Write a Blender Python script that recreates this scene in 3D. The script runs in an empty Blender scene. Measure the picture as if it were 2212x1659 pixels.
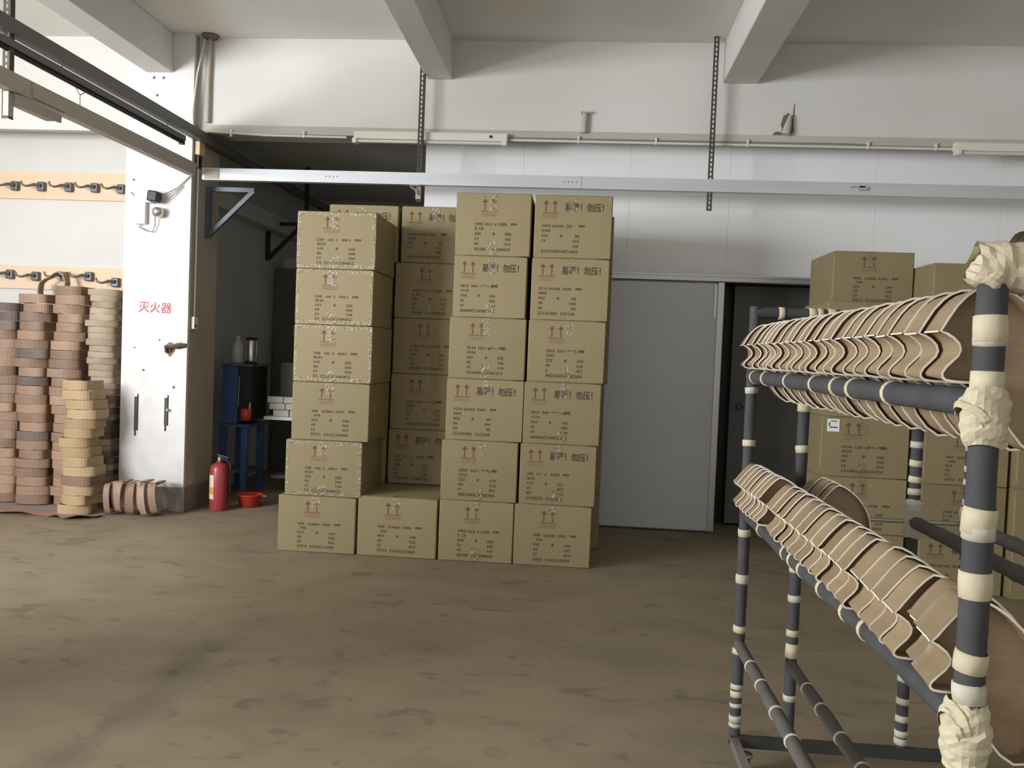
import bpy, bmesh, math, random
from mathutils import Vector, Matrix
random.seed(7)
S = bpy.context.scene
COL = S.collection
PI = math.pi

# ------------------------------------------------------------------ camera
F_PX, CAM_H = 1850.0, 1.4
_p, _r, _y = math.radians(2.005), math.radians(2.273), math.radians(4.6)
_base = Matrix(((1, 0, 0), (0, 0, -1), (0, 1, 0)))
_Ry = Matrix(((math.cos(_y), math.sin(_y), 0), (-math.sin(_y), math.cos(_y), 0), (0, 0, 1)))
_Rx = Matrix(((1, 0, 0), (0, math.cos(_p), -math.sin(_p)), (0, math.sin(_p), math.cos(_p))))
_Rz = Matrix(((math.cos(_r), -math.sin(_r), 0), (math.sin(_r), math.cos(_r), 0), (0, 0, 1)))
CM = _Rz @ _Rx @ _base @ _Ry            # rows: right, down, forward
cam_d = bpy.data.cameras.new('camera')
cam = bpy.data.objects.new('camera', cam_d)
COL.objects.link(cam)
cam_d.sensor_width = 36.0
cam_d.lens = F_PX * 36.0 / 2212.0
cam_d.clip_start = 0.05
_m = Matrix((CM[0], -CM[1], -CM[2])).transposed().to_4x4()
_m.translation = (0, 0, CAM_H)
cam.matrix_world = _m
S.camera = cam

# ------------------------------------------------------------------ world, light, exposure
W = bpy.data.worlds.new('world')
S.world = W
W.use_nodes = True
W.node_tree.nodes['Background'].inputs['Color'].default_value = (1.0, 0.985, 0.955, 1)
W.node_tree.nodes['Background'].inputs['Strength'].default_value = 1.08
al = bpy.data.lights.new('daylight_opening', 'AREA')
al.shape = 'RECTANGLE'
al.size, al.size_y = 3.0, 1.7
al.energy = 665
al.color = (0.97, 0.985, 1.0)
alo = bpy.data.objects.new('daylight_opening', al)
COL.objects.link(alo)
alo.location = (-6.3, .3, 2.3)
alo.rotation_euler = (PI / 2, 0, -PI / 2 + .76)       # faces into the hall, slightly towards the back wall
S.view_settings.view_transform = 'Standard'
S.view_settings.look = 'None'
S.view_settings.gamma = 1.0
S.view_settings.use_curve_mapping = False
S.view_settings.exposure = 0.0

def at_z(px, py, Y):
    """height of the point at depth Y seen at a pixel of the 2212 x 1659 frame"""
    d = CM.transposed() @ Vector(((px - 1106) / F_PX, (py - 829.5) / F_PX, 1))
    return CAM_H + d.z * Y / d.y

# ------------------------------------------------------------------ materials
def mat(name, col, rough=0.7, noise=None, bump=0.0, metal=0.0, rand=0.0, spec=0.4, coat=0.0):
    """noise = (scale, amount, (sx,sy,sz), detail, colour2)"""
    m = bpy.data.materials.new(name)
    m.use_nodes = True
    nt = m.node_tree
    b = nt.nodes['Principled BSDF']
    b.inputs['Roughness'].default_value = rough
    b.inputs['Metallic'].default_value = metal
    b.inputs['Specular IOR Level'].default_value = spec
    b.inputs['Coat Weight'].default_value = coat
    b.inputs['Base Color'].default_value = (*col, 1)
    out = None
    if noise:
        sc, amt, st, det, c2 = noise
        tc = nt.nodes.new('ShaderNodeTexCoord')
        mp = nt.nodes.new('ShaderNodeMapping')
        mp.inputs['Scale'].default_value = st
        nt.links.new(tc.outputs['Object'], mp.inputs['Vector'])
        nz = nt.nodes.new('ShaderNodeTexNoise')
        nz.inputs['Scale'].default_value = sc
        nz.inputs['Detail'].default_value = det
        nt.links.new(mp.outputs['Vector'], nz.inputs['Vector'])
        rp = nt.nodes.new('ShaderNodeValToRGB')
        rp.color_ramp.elements[0].position = 0.5 - 0.5 * amt
        rp.color_ramp.elements[1].position = 0.5 + 0.5 * amt
        rp.color_ramp.elements[0].color = (*c2, 1)
        rp.color_ramp.elements[1].color = (*col, 1)
        nt.links.new(nz.outputs['Fac'], rp.inputs['Fac'])
        out = rp.outputs['Color']
        if bump:
            bp = nt.nodes.new('ShaderNodeBump')
            bp.inputs['Strength'].default_value = bump
            bp.inputs['Distance'].default_value = 0.01
            nt.links.new(nz.outputs['Fac'], bp.inputs['Height'])
            nt.links.new(bp.outputs['Normal'], b.inputs['Normal'])
    if rand:
        oi = nt.nodes.new('ShaderNodeObjectInfo')
        mr = nt.nodes.new('ShaderNodeMapRange')
        mr.inputs['To Min'].default_value = 1 - rand
        mr.inputs['To Max'].default_value = 1 + rand
        nt.links.new(oi.outputs['Random'], mr.inputs['Value'])
        mx = nt.nodes.new('ShaderNodeHueSaturation')
        if out:
            nt.links.new(out, mx.inputs['Color'])
        else:
            mx.inputs['Color'].default_value = (*col, 1)
        nt.links.new(mr.outputs['Result'], mx.inputs['Value'])
        out = mx.outputs['Color']
    if out:
        nt.links.new(out, b.inputs['Base Color'])
    return m

def floor_material():
    m = bpy.data.materials.new('worn_concrete')
    m.use_nodes = True
    nt = m.node_tree
    b = nt.nodes['Principled BSDF']
    tc = nt.nodes.new('ShaderNodeTexCoord')
    def nz(scale, det, st, rot=0.0, dist=0.0):
        mp = nt.nodes.new('ShaderNodeMapping')
        mp.inputs['Scale'].default_value = st
        mp.inputs['Rotation'].default_value = (0, 0, rot)
        nt.links.new(tc.outputs['Object'], mp.inputs['Vector'])
        n = nt.nodes.new('ShaderNodeTexNoise')
        n.inputs['Scale'].default_value = scale
        n.inputs['Detail'].default_value = det
        n.inputs['Distortion'].default_value = dist
        nt.links.new(mp.outputs['Vector'], n.inputs['Vector'])
        return n.outputs['Fac']
    def ramp(fac, p0, p1, c0, c1):
        r = nt.nodes.new('ShaderNodeValToRGB')
        r.color_ramp.elements[0].position, r.color_ramp.elements[1].position = p0, p1
        r.color_ramp.elements[0].color, r.color_ramp.elements[1].color = (*c0, 1), (*c1, 1)
        nt.links.new(fac, r.inputs['Fac'])
        return r.outputs['Color']
    def mix(mode, fac, a, c):
        x = nt.nodes.new('ShaderNodeMix')
        x.data_type = 'RGBA'
        x.blend_type = mode
        x.inputs['Factor'].default_value = fac
        nt.links.new(a, x.inputs['A'])
        nt.links.new(c, x.inputs['B'])
        return x.outputs['Result']
    basec = ramp(nz(0.55, 5, (1, 1, 1)), .3, .7, (.232, .188, .130), (.295, .242, .170))
    wear = ramp(nz(2.2, 8, (1, 1.7, 1), .5, .4), .34, .60, (.84, .85, .82), (1.04, 1.03, 1.02))
    c = mix('MULTIPLY', .8, basec, wear)
    spots = ramp(nz(4.5, 8, (1, 1.6, 1), .3, 1.0), .33, .41, (.60, .60, .57), (1, 1, 1))
    c = mix('MULTIPLY', .65, c, spots)
    specks = ramp(nz(16, 4, (1, 1.5, 1), .2, .6), .27, .33, (.45, .44, .42), (1, 1, 1))
    c = mix('MULTIPLY', .5, c, specks)
    # drag mark across the slab: a band along a line with a ragged edge
    (ax, ay), (bx, by) = DRAG
    L = math.hypot(bx - ax, by - ay)
    mp = nt.nodes.new('ShaderNodeMapping')
    mp.vector_type = 'TEXTURE'
    mp.inputs['Location'].default_value = (ax, ay, 0)
    mp.inputs['Rotation'].default_value = (0, 0, math.atan2(by - ay, bx - ax))
    nt.links.new(tc.outputs['Object'], mp.inputs['Vector'])
    sp = nt.nodes.new('ShaderNodeSeparateXYZ')
    nt.links.new(mp.outputs['Vector'], sp.inputs[0])
    def math_(op, a, b_):
        k = nt.nodes.new('ShaderNodeMath'); k.operation = op
        for q, v in enumerate((a, b_)):
            if v is None: continue
            if isinstance(v, float): k.inputs[q].default_value = v
            else: nt.links.new(v, k.inputs[q])
        return k.outputs[0]
    across = math_('ABSOLUTE', sp.outputs['Y'], None)
    along = math_('SUBTRACT', math_('ABSOLUTE', math_('SUBTRACT', sp.outputs['X'], L / 2), None), L / 2 - .3)
    dist = math_('MAXIMUM', across, along)
    rag = math_('ADD', dist, math_('MULTIPLY', nz(2.2, 7, (1, 1, 1), 0, .8), .42))
    drag = ramp(rag, .18, .33, (.62, .63, .63), (1, 1, 1))
    c = mix('MULTIPLY', .75, c, drag)
    nt.links.new(c, b.inputs['Base Color'])
    b.inputs['Roughness'].default_value = .62
    b.inputs['Specular IOR Level'].default_value = .3
    bp = nt.nodes.new('ShaderNodeBump')
    bp.inputs['Strength'].default_value = .15
    bp.inputs['Distance'].default_value = .01
    nt.links.new(nz(9, 8, (1, 1, 1)), bp.inputs['Height'])
    nt.links.new(bp.outputs['Normal'], b.inputs['Normal'])
    return m
DRAG = ((-1.66, 1.9), (-1.64, 4.1))

def tape_material():
    m = bpy.data.materials.new('clear_tape')
    m.use_nodes = True
    nt = m.node_tree
    nt.nodes.remove(nt.nodes['Principled BSDF'])
    o = nt.nodes['Material Output']
    t = nt.nodes.new('ShaderNodeBsdfTransparent')
    t.inputs['Color'].default_value = (.94, .92, .86, 1)
    g = nt.nodes.new('ShaderNodeBsdfGlossy')
    g.inputs['Roughness'].default_value = .2
    nz = nt.nodes.new('ShaderNodeTexNoise')
    nz.inputs['Scale'].default_value = 45
    nz.inputs['Detail'].default_value = 3
    tc = nt.nodes.new('ShaderNodeTexCoord')
    nt.links.new(tc.outputs['Object'], nz.inputs['Vector'])
    bp = nt.nodes.new('ShaderNodeBump')
    bp.inputs['Strength'].default_value = 1.0
    bp.inputs['Distance'].default_value = .02
    nt.links.new(nz.outputs['Fac'], bp.inputs['Height'])
    nt.links.new(bp.outputs['Normal'], g.inputs['Normal'])
    x = nt.nodes.new('ShaderNodeMixShader')
    x.inputs[0].default_value = .09
    nt.links.new(t.outputs[0], x.inputs[1])
    nt.links.new(g.outputs[0], x.inputs[2])
    nt.links.new(x.outputs[0], o.inputs['Surface'])
    return m

M = {}
M['floor'] = floor_material()
M['wall'] = mat('white_wall_paint', (.69, .685, .66), .75, (1.3, .5, (1, 1, 1), 6, (.63, .622, .59)), .05)
M['panel'] = mat('white_wall_panel', (.88, .89, .90), .5, (.7, .5, (1, 1, 1), 3, (.85, .86, .865)))
M['ceil'] = mat('ceiling_paint', (.80, .785, .755), .8, (.6, .6, (1, 1, 1), 4, (.70, .675, .635)))
M['column'] = mat('column_paint', (.82, .81, .80), .6, (2.0, .55, (1, 1, .6), 7, (.62, .61, .60)), .08)
def dirty_low(m, z0, z1, dirt):
    nt = m.node_tree
    b = nt.nodes['Principled BSDF']
    src = b.inputs['Base Color'].links[0].from_socket
    tc = nt.nodes.new('ShaderNodeTexCoord')
    sp = nt.nodes.new('ShaderNodeSeparateXYZ')
    nt.links.new(tc.outputs['Object'], sp.inputs[0])
    nz = nt.nodes.new('ShaderNodeTexNoise')
    nz.inputs['Scale'].default_value = 5.5
    nz.inputs['Detail'].default_value = 7
    nt.links.new(tc.outputs['Object'], nz.inputs['Vector'])
    k = nt.nodes.new('ShaderNodeMath'); k.operation = 'MULTIPLY_ADD'
    nt.links.new(nz.outputs['Fac'], k.inputs[0]); k.inputs[1].default_value = 1.3
    nt.links.new(sp.outputs['Z'], k.inputs[2])
    mr = nt.nodes.new('ShaderNodeMapRange')
    mr.inputs['From Min'].default_value, mr.inputs['From Max'].default_value = z0 + .65, z1 + .65
    mr.inputs['To Min'].default_value, mr.inputs['To Max'].default_value = .62, 0
    nt.links.new(k.outputs[0], mr.inputs['Value'])
    x = nt.nodes.new('ShaderNodeMix'); x.data_type = 'RGBA'
    nt.links.new(mr.outputs['Result'], x.inputs['Factor'])
    nt.links.new(src, x.inputs['A'])
    x.inputs['B'].default_value = (*dirt, 1)
    nt.links.new(x.outputs['Result'], b.inputs['Base Color'])
dirty_low(M['column'], .2, 1.2, (.40, .40, .40))
M['render'] = mat('bare_cement_render', (.50, .45, .385), .85, (3.0, .6, (1, 1, .5), 7, (.37, .325, .275)), .1)
M['plinth'] = mat('grey_plinth', (.23, .20, .17), .8, (5, .5, (1, 1, 1), 6, (.17, .15, .13)))
M['darkroom'] = mat('dark_room_paint', (.58, .58, .55), .8, (1.2, .6, (1, 1, 1), 5, (.45, .45, .42)))
M['ledge'] = mat('grey_ledge_strip', (.52, .50, .46), .7, (2, .5, (.3, 1, 1), 5, (.42, .40, .36)))
M['conduit'] = mat('white_plastic_conduit', (.68, .65, .58), .5)
M['galv'] = mat('galvanised_channel', (.62, .65, .67), .38, (2.5, .6, (.4, 1, 3), 5, (.52, .55, .57)), 0, .35)
M['paintchan'] = mat('beige_painted_channel', (.42, .38, .32), .5, (2.5, .5, (1, .3, 1), 4, (.36, .32, .27)))
M['darkchan'] = mat('dark_grey_channel', (.14, .135, .125), .5, (4, .5, (1, .3, 1), 4, (.10, .10, .09)))
M['rust'] = mat('rusty_slotted_steel', (.10, .082, .068), .7, (30, .5, (1, 1, 1), 4, (.06, .05, .042)), 0, .3)
M['bluesteel'] = mat('blue_grey_painted_steel', (.14, .18, .215), .45, (6, .5, (1, 1, 1), 4, (.07, .09, .11)))
M['fixture'] = mat('lamp_housing_enamel', (.72, .69, .62), .4)
M['tube'] = mat('unlit_lamp_tube', (.66, .63, .56), .25)
M['carton'] = mat('carton_kraft', (.262, .214, .115), .66, (2.2, .7, (1, 1, .35), 5, (.225, .182, .095)), .03, 0, .08)
M['ink'] = mat('black_print_ink', (.055, .047, .030), .8, (90, .8, (1, 1, 1), 3, (.125, .10, .058)))
M['warnink'] = mat('black_warning_ink', (.035, .031, .021), .8, (50, .8, (1, 1, 1), 3, (.085, .068, .042)))
M['redink'] = mat('brown_red_print_ink', (.115, .042, .026), .8, (50, .8, (1, 1, 1), 3, (.17, .085, .05)))
M['paleink'] = mat('faint_red_print_ink', (.245, .135, .078), .8, (50, .8, (1, 1, 1), 3, (.262, .185, .105)))
M['tape'] = tape_material()
M['wood'] = mat('plywood_veneer', (.30, .23, .142), .5, (5, .75, (5, 1.2, 5), 7, (.215, .155, .092)), .04, 0, .12)
M['woodin'] = mat('plywood_inner_face', (.36, .262, .160), .5, (5, .8, (3, 3, 14), 7, (.24, .165, .095)), .04, 0, .10)
M['ply_edge'] = mat('pale_ply_edge', (.92, .83, .70), .6)
M['foam'] = mat('dark_foam_sleeve', (.064, .066, .071), .8, (14, .7, (1, 1, 1), 5, (.036, .037, .040)), .25)
M['greyfoam'] = mat('grey_dusty_foam_sleeve', (.115, .105, .09), .85, (12, .7, (1, 1, 1), 5, (.07, .066, .058)), .25)
M['mask'] = mat('cream_masking_tape', (.58, .52, .37), .7, (22, .7, (1, 1, 1), 5, (.45, .40, .28)), .35)
M['maskw'] = mat('pale_masking_tape', (.55, .52, .44), .7, (22, .7, (1, 1, 1), 5, (.40, .38, .31)), .3)
M['frame'] = mat('dark_green_steel', (.06, .062, .052), .55, (8, .6, (1, 1, 1), 4, (.035, .036, .032)), 0, .3)
M['chrome'] = mat('worn_steel', (.45, .43, .40), .35, None, 0, .8)
M['rubber'] = mat('black_rubber', (.03, .03, .03), .7)
M['slide'] = mat('grey_laminate_door', (.60, .64, .67), .34, (1.0, .6, (.4, 1, 2), 4, (.55, .58, .60)), 0, 0, 0, .5)
M['alu'] = mat('aluminium_trim', (.50, .50, .48), .35, None, 0, .6)
M['darkdoor'] = mat('dark_grey_door', (.16, .16, .158), .55, (1.5, .5, (1, 1, 1), 4, (.13, .13, .128)))
M['black'] = mat('black_plastic', (.02, .02, .021), .45)
M['pineboard'] = mat('pine_board', (.80, .62, .45), .6, (3, .7, (.6, 6, 6), 6, (.74, .54, .37)))
M['iron'] = mat('dark_iron_hook', (.13, .135, .14), .45, None, 0, .5)
M['brass'] = mat('bronze_hook_tip', (.22, .15, .085), .5, None, 0, .4)
M['bandA'] = mat('brown_bent_plywood', (.33, .215, .15), .55, (4, .7, (1, 1, 9), 5, (.235, .15, .10)), 0, 0, .28)
M['bandB'] = mat('yellow_bent_plywood', (.40, .29, .165), .55, (4, .7, (1, 1, 9), 5, (.33, .23, .125)), 0, 0, .18)
M['bandC'] = mat('pale_bent_plywood', (.43, .35, .26), .6, (6, .8, (1, 1, 14), 5, (.30, .23, .16)), 0, 0, .2)
M['bandD'] = mat('dark_bent_plywood', (.20, .155, .13), .6, (4, .7, (1, 1, 9), 5, (.13, .10, .085)), 0, 0, .25)
M['mat'] = mat('dusty_floor_sheet', (.36, .27, .22), .8, (4, .6, (1, 1, 1), 5, (.24, .20, .17)))
M['matred'] = mat('faded_red_sheet', (.50, .24, .17), .8, (4, .6, (1, 1, 1), 5, (.40, .22, .16)))
M['whiteplastic'] = mat('white_plastic', (.80, .80, .80), .4)
M['redpaint'] = mat('red_wall_paint', (.46, .05, .075), .7, (25, .9, (1, 1, 1), 4, (.60, .24, .25)))
M['extred'] = mat('red_enamel', (.30, .042, .047), .32, None, 0, 0, 0, .5)
M['label'] = mat('cream_paper_label', (.66, .52, .33), .6)
M['labelink'] = mat('orange_label_band', (.50, .27, .08), .6)
M['redplastic'] = mat('red_plastic', (.55, .06, .03), .4)
M['blue'] = mat('blue_painted_steel', (.06, .115, .28), .45, (5, .6, (1, 1, 1), 4, (.045, .085, .20)))
M['bottle'] = mat('clear_plastic_bottle', (.42, .44, .45), .2)
M['steel'] = mat('brushed_steel', (.62, .60, .58), .28, None, 0, .9)
M['white'] = mat('white_paper_box', (.62, .60, .54), .6)
M['locker'] = mat('dark_grey_locker', (.11, .115, .105), .6)
M['stain'] = mat('soot_stain', (.24, .20, .165), .9, (14, .8, (1, 1, 1), 5, (.12, .095, .075)))
M['wire'] = mat('grey_cable', (.25, .23, .21), .6)

# ------------------------------------------------------------------ mesh helpers
class MB:
    def __init__(s):
        s.v, s.f, s.mi, s.sm = [], [], [], []
    def add(s, vs, fs, mi=0, smooth=False):
        o = len(s.v)
        s.v += [tuple(v) for v in vs]
        for f in fs:
            s.f.append(tuple(i + o for i in f)); s.mi.append(mi); s.sm.append(smooth)
    def box(s, a, b, mi=0):
        (x0, y0, z0), (x1, y1, z1) = a, b
        vs = [(x, y, z) for z in (z0, z1) for y in (y0, y1) for x in (x0, x1)]
        s.add(vs, [(0, 2, 3, 1), (4, 5, 7, 6), (0, 1, 5, 4), (2, 6, 7, 3), (0, 4, 6, 2), (1, 3, 7, 5)], mi)
    def cbox(s, c, d, mi=0, rot=None):
        o = len(s.v)
        s.box((-d[0] / 2, -d[1] / 2, -d[2] / 2), (d[0] / 2, d[1] / 2, d[2] / 2), mi)
        for i in range(o, len(s.v)):
            p = Vector(s.v[i])
            if rot is not None:
                p = rot @ p
            s.v[i] = tuple(p + Vector(c))
    def tube(s, pts, r, n=10, mi=0, caps=True, smooth=True):
        pts = [Vector(p) for p in pts]
        rr = r if isinstance(r, (list, tuple)) else [r] * len(pts)
        vs = []
        up = None
        for i, p in enumerate(pts):
            t = (pts[min(i + 1, len(pts) - 1)] - pts[max(i - 1, 0)]).normalized()
            if up is None:
                up = t.orthogonal().normalized()
            a = (up - t * up.dot(t)).normalized()
            up = a
            b = t.cross(a)
            for k in range(n):
                q = 2 * PI * k / n
                vs.append(p + (a * math.cos(q) + b * math.sin(q)) * rr[i])
        fs = []
        for i in range(len(pts) - 1):
            for k in range(n):
                k2 = (k + 1) % n
                fs.append((i * n + k, i * n + k2, (i + 1) * n + k2, (i + 1) * n + k))
        s.add(vs, fs, mi, smooth)
        if caps:
            e = (len(pts) - 1) * n
            s.add([vs[k] for k in range(n)], [tuple(reversed(range(n)))], mi)
            s.add([vs[e + k] for k in range(n)], [tuple(range(n))], mi)
    def lathe(s, prof, c=(0, 0, 0), n=20, mi=0):
        vs, fs = [], []
        for (r, z) in prof:
            for k in range(n):
                q = 2 * PI * k / n
                vs.append((c[0] + r * math.cos(q), c[1] + r * math.sin(q), c[2] + z))
        for i in range(len(prof) - 1):
            for k in range(n):
                k2 = (k + 1) % n
                fs.append((i * n + k, i * n + k2, (i + 1) * n + k2, (i + 1) * n + k))
        s.add(vs, fs, mi, True)
    def mesh(s, name, mats):
        me = bpy.data.meshes.new(name)
        me.from_pydata(s.v, [], s.f)
        for m in (mats if isinstance(mats, (list, tuple)) else [mats]):
            me.materials.append(M[m] if isinstance(m, str) else m)
        for p, i, sm in zip(me.polygons, s.mi, s.sm):
            p.material_index = i
            p.use_smooth = sm
        me.update()
        return me

def link(name, me, parent=None, loc=None):
    o = bpy.data.objects.new(name, me)
    COL.objects.link(o)
    if parent is not None:
        o.parent = parent
    if loc is not None:
        o.location = loc
    return o

def tag(o, label, cat, group=None):
    o['label'] = label
    o['category'] = cat
    if group:
        o['group'] = group
    return o

def thing(name, label, cat, loc=(0, 0, 0), rz=0.0, group=None):
    o = link(name, None, None, loc)
    o.rotation_euler = (0, 0, rz)
    return tag(o, label, cat, group)

def part(name, mb, mats, parent, loc=None):
    return link(name, mb.mesh(name, mats), parent, loc)

def struct(name, mb, mats, parent=None):
    o = link(name, mb.mesh(name, mats), parent)
    if parent is None:
        o['kind'] = 'structure'
    return o

def boxes(*bs):
    m = MB()
    for a, b in bs:
        m.box(a, b)
    return m

def bevelled(o, w=.004, seg=2):
    md = o.modifiers.new('soft_edge', 'BEVEL')
    md.width, md.segments, md.limit_method = w, seg, 'ANGLE'
    return o

ORD = ['zeroth', 'first', 'second', 'third', 'fourth', 'fifth', 'sixth', 'seventh', 'eighth', 'ninth', 'tenth', 'eleventh', 'twelfth',
       'thirteenth', 'fourteenth', 'fifteenth', 'sixteenth', 'seventeenth', 'eighteenth', 'nineteenth', 'twentieth',
       'twenty-first', 'twenty-second', 'twenty-third', 'twenty-fourth', 'twenty-fifth', 'twenty-sixth', 'twenty-seventh']

# ------------------------------------------------------------------ room shell
XL, XR, YN = -6.4, 6.5, -5.0
ZC, ZL = 3.86, 3.157            # ceiling, underside of the upper wall band
YU, YW = 6.80, 7.15             # upper band face, lower wall face
struct('floor', boxes(((XL - 3.0, YN, -.1), (XR, 12.0, 0))), 'floor')
struct('ceiling', boxes(((XL - .2, YN, ZC), (XR, 7.2, ZC + .15))), 'ceil')
struct('wall_back', boxes(((XL, YU, ZL), (XR, YW + .15, ZC))), 'wall')
struct('wall_back_lower', boxes(((XL, YW, 0), (-3.75, YW + .15, ZL))), 'wall')
wp = link('wall_back_panels', None); wp['kind'] = 'structure'
PX = [-1.375, -.55, .33, 1.14]
def wpanel(x0, x1, z0):
    return part('panel', boxes(((x0 + .0006, YW, z0), (x1 - .0006, YW + .13, ZL))), 'panel', wp)
for a, b in zip(PX, PX[1:]):
    wpanel(a, b, 0)
wpanel(1.14, 2.3, 2.065)
for a, b in zip((2.3, 3.27, 4.3, 5.4), (3.27, 4.3, 5.4, XR)):
    wpanel(a, b, 0)
struct('trim_backing', boxes(((-1.375, YW + .131, 0), (1.14, YW + .15, ZL)), ((1.14, YW + .131, 2.065), (2.3, YW + .15, ZL)), ((2.3, YW + .131, 0), (XR, YW + .15, ZL))), 'panel')
# side wall with the daylight opening
struct('wall_left', boxes(((XL - .2, YN, 0), (XL, -1.6, ZC)), ((XL - .2, 2.2, 0), (XL, 7.3, ZC)), ((XL - .2, -1.6, 3.3), (XL, 2.2, ZC)), ((XL - .2, -1.6, 0), (XL, 2.2, 1.3))), 'wall')
struct('wall_right', boxes(((XR, YN, 0), (XR + .2, 7.3, ZC))), 'wall')
# ceiling beams
for i, (a, b) in enumerate(((-3.60, -3.37), (-1.32, -1.115), (.99, 1.26), (3.4, 3.66)), 1):
    o = bevelled(struct('ceiling_beam_%d' % i, boxes(((a, YN, 3.552), (b, YU, ZC))), 'wall'), .008)
# ledge underside strip along the band
struct('trim_1', boxes(((-3.19, YU - .012, ZL - .062), (XR, YU + .05, ZL + .004))), 'ledge')
struct('trim_4', boxes(((XL, YU - .012, ZL - .062), (-3.75, YU + .05, ZL + .004))), 'wall')  # same ledge, coloured wall white: the daylight glare is put into its colour
# column
colo = link('wall_column', None); colo['kind'] = 'structure'
CY = 6.72
mb = boxes(((-3.75, CY, .205), (-3.197, CY + .03, ZC)))
part('front_face', mb, 'column', colo)
part('shaft', boxes(((-3.75, CY + .03, .205), (-3.195, 7.24, ZC))), 'render', colo)
bevelled(part('plinth', boxes(((-3.765, CY - .02, 0), (-3.18, 7.25, .205))), 'plinth', colo), .006)
# chips and bolt holes on the column and band
mb = MB()
for x, z, r in ((-3.53, 3.51, .012), (-3.45, 3.51, .012), (-3.50, 3.37, .011), (-3.56, 1.15, .010), (-3.43, 1.40, .008), (-3.30, 1.02, .012), (-3.64, 1.33, .007), (-3.68, 2.69, .010), (-3.33, 2.90, .010)):
    mb.tube([(x, CY - .002, z), (x, CY + .004, z)], r, 8)
part('bolt_hole', mb, 'stain', colo)['kind'] = 'stuff'
# lettering painted on the column
def text_mesh(body, size, name, bold=0.0):
    c = bpy.data.curves.new(name, 'FONT')
    c.body = body
    c.size = size
    c.extrude = .0004
    c.offset = bold
    c.resolution_u = 2
    o = bpy.data.objects.new(name, c)
    COL.objects.link(o)
    dg = bpy.context.evaluated_depsgraph_get()
    me = bpy.data.meshes.new_from_object(o.evaluated_get(dg))
    bpy.data.objects.remove(o)
    return me
me = text_mesh('灭火器', .094, 'lettering', .0012)
me.materials.clear(); me.materials.append(M['redpaint'])
o = link('lettering', me, colo, (-3.615, CY - .001, 1.63))
o.rotation_euler = (PI / 2, math.radians(1.0), 0)
o['label'] = 'red painted lettering for the fire extinguisher'

# dark back room
struct('wall_dark_room', boxes(((-3.6, 7.24, 0), (-3.45, 11.2, 3.4)), ((-3.6, 11.0, 0), (1.0, 11.2, 3.4)), ((.2, 7.30, 0), (.35, 11.2, 3.4)), ((-3.6, 7.30, 3.3), (.35, 11.2, 3.45))), 'darkroom')
struct('trim_2', boxes(((-3.45, 7.4, 2.62), (-3.30, 11.0, 2.78)), ((-3.45, 10.85, 2.62), (.2, 11.0, 2.78)), ((-1.9, 10.85, 0), (-1.7, 11.0, 3.3))), 'darkroom')
struct('wall_doorway', boxes(((1.14, 7.62, 0), (2.3, 7.7, 2.3)), ((1.10, 7.3, 0), (1.14, 7.65, 2.1)), ((2.3, 7.3, 0), (2.34, 7.65, 2.1)), ((1.1, 7.3, 2.065), (2.34, 7.65, 2.12))), 'black')

# doors
d1 = link('door_1', None); d1['kind'] = 'structure'
bevelled(part('door_panel', boxes(((-.30, 7.075, .02), (1.075, 7.115, 2.035))), 'slide', d1), .003)
part('door_edge', boxes(((1.0755, 7.068, .02), (1.122, 7.122, 2.045))), 'alu', d1)
part('door_handle', boxes(((1.045, 7.06, 1.76), (1.065, 7.075, 2.03))), 'alu', d1)
d2 = link('door_2', None); d2['kind'] = 'structure'
bevelled(part('door_panel', boxes(((1.275, 7.46, .02), (2.29, 7.50, 2.06))), 'darkdoor', d2), .003)
mb = MB(); 
mb.tube([(1.345, 7.459, 1.03), (1.345, 7.452, 1.03)], .032, 14)
mb.tube([(1.345, 7.452, 1.03), (1.345, 7.41, 1.03)], .010, 8)
mb.tube([(1.345, 7.425, 1.03), (1.345, 7.415, 1.03), (1.345, 7.40, 1.03), (1.345, 7.388, 1.03)], [.014, .026, .026, .014], 14)
part('door_knob', mb, 'iron', d2)
tr = link('trim_3', boxes(((-.3, 7.06, 2.05), (2.35, 7.15, 2.10))).mesh('track', 'alu')); tr['kind'] = 'structure'
bevelled(tr, .004)
mb = MB(); mb.box((-.3, 7.045, 2.088), (2.35, 7.06, 2.104))
part('track_lip', mb, 'alu', tr)

# cupboard added out of view to block window light from lower cartons and floor
t = thing('added_shade_cupboard', 'grey two-door cupboard added out of view to shade the lower cartons and floor', 'cupboard', (-4.0, 1.95, 0))
bevelled(part('body', boxes(((0, 0, .05), (.8, .81, 1.5))), 'locker', t), .006)
part('plinth', boxes(((.03, .03, 0), (.77, .78, .049))), 'black', t)
for k in range(2):
    d_ = bevelled(part('door', boxes(((.801, .01 + k * .3975, .09), (.817, .3975 + k * .3975, 1.47))), 'locker', t), .003)
    link('handle', boxes(((.8175, .05 + k * .3975, .75), (.835, .075 + k * .3975, .9))).mesh('handle', 'chrome'), d_)

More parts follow.
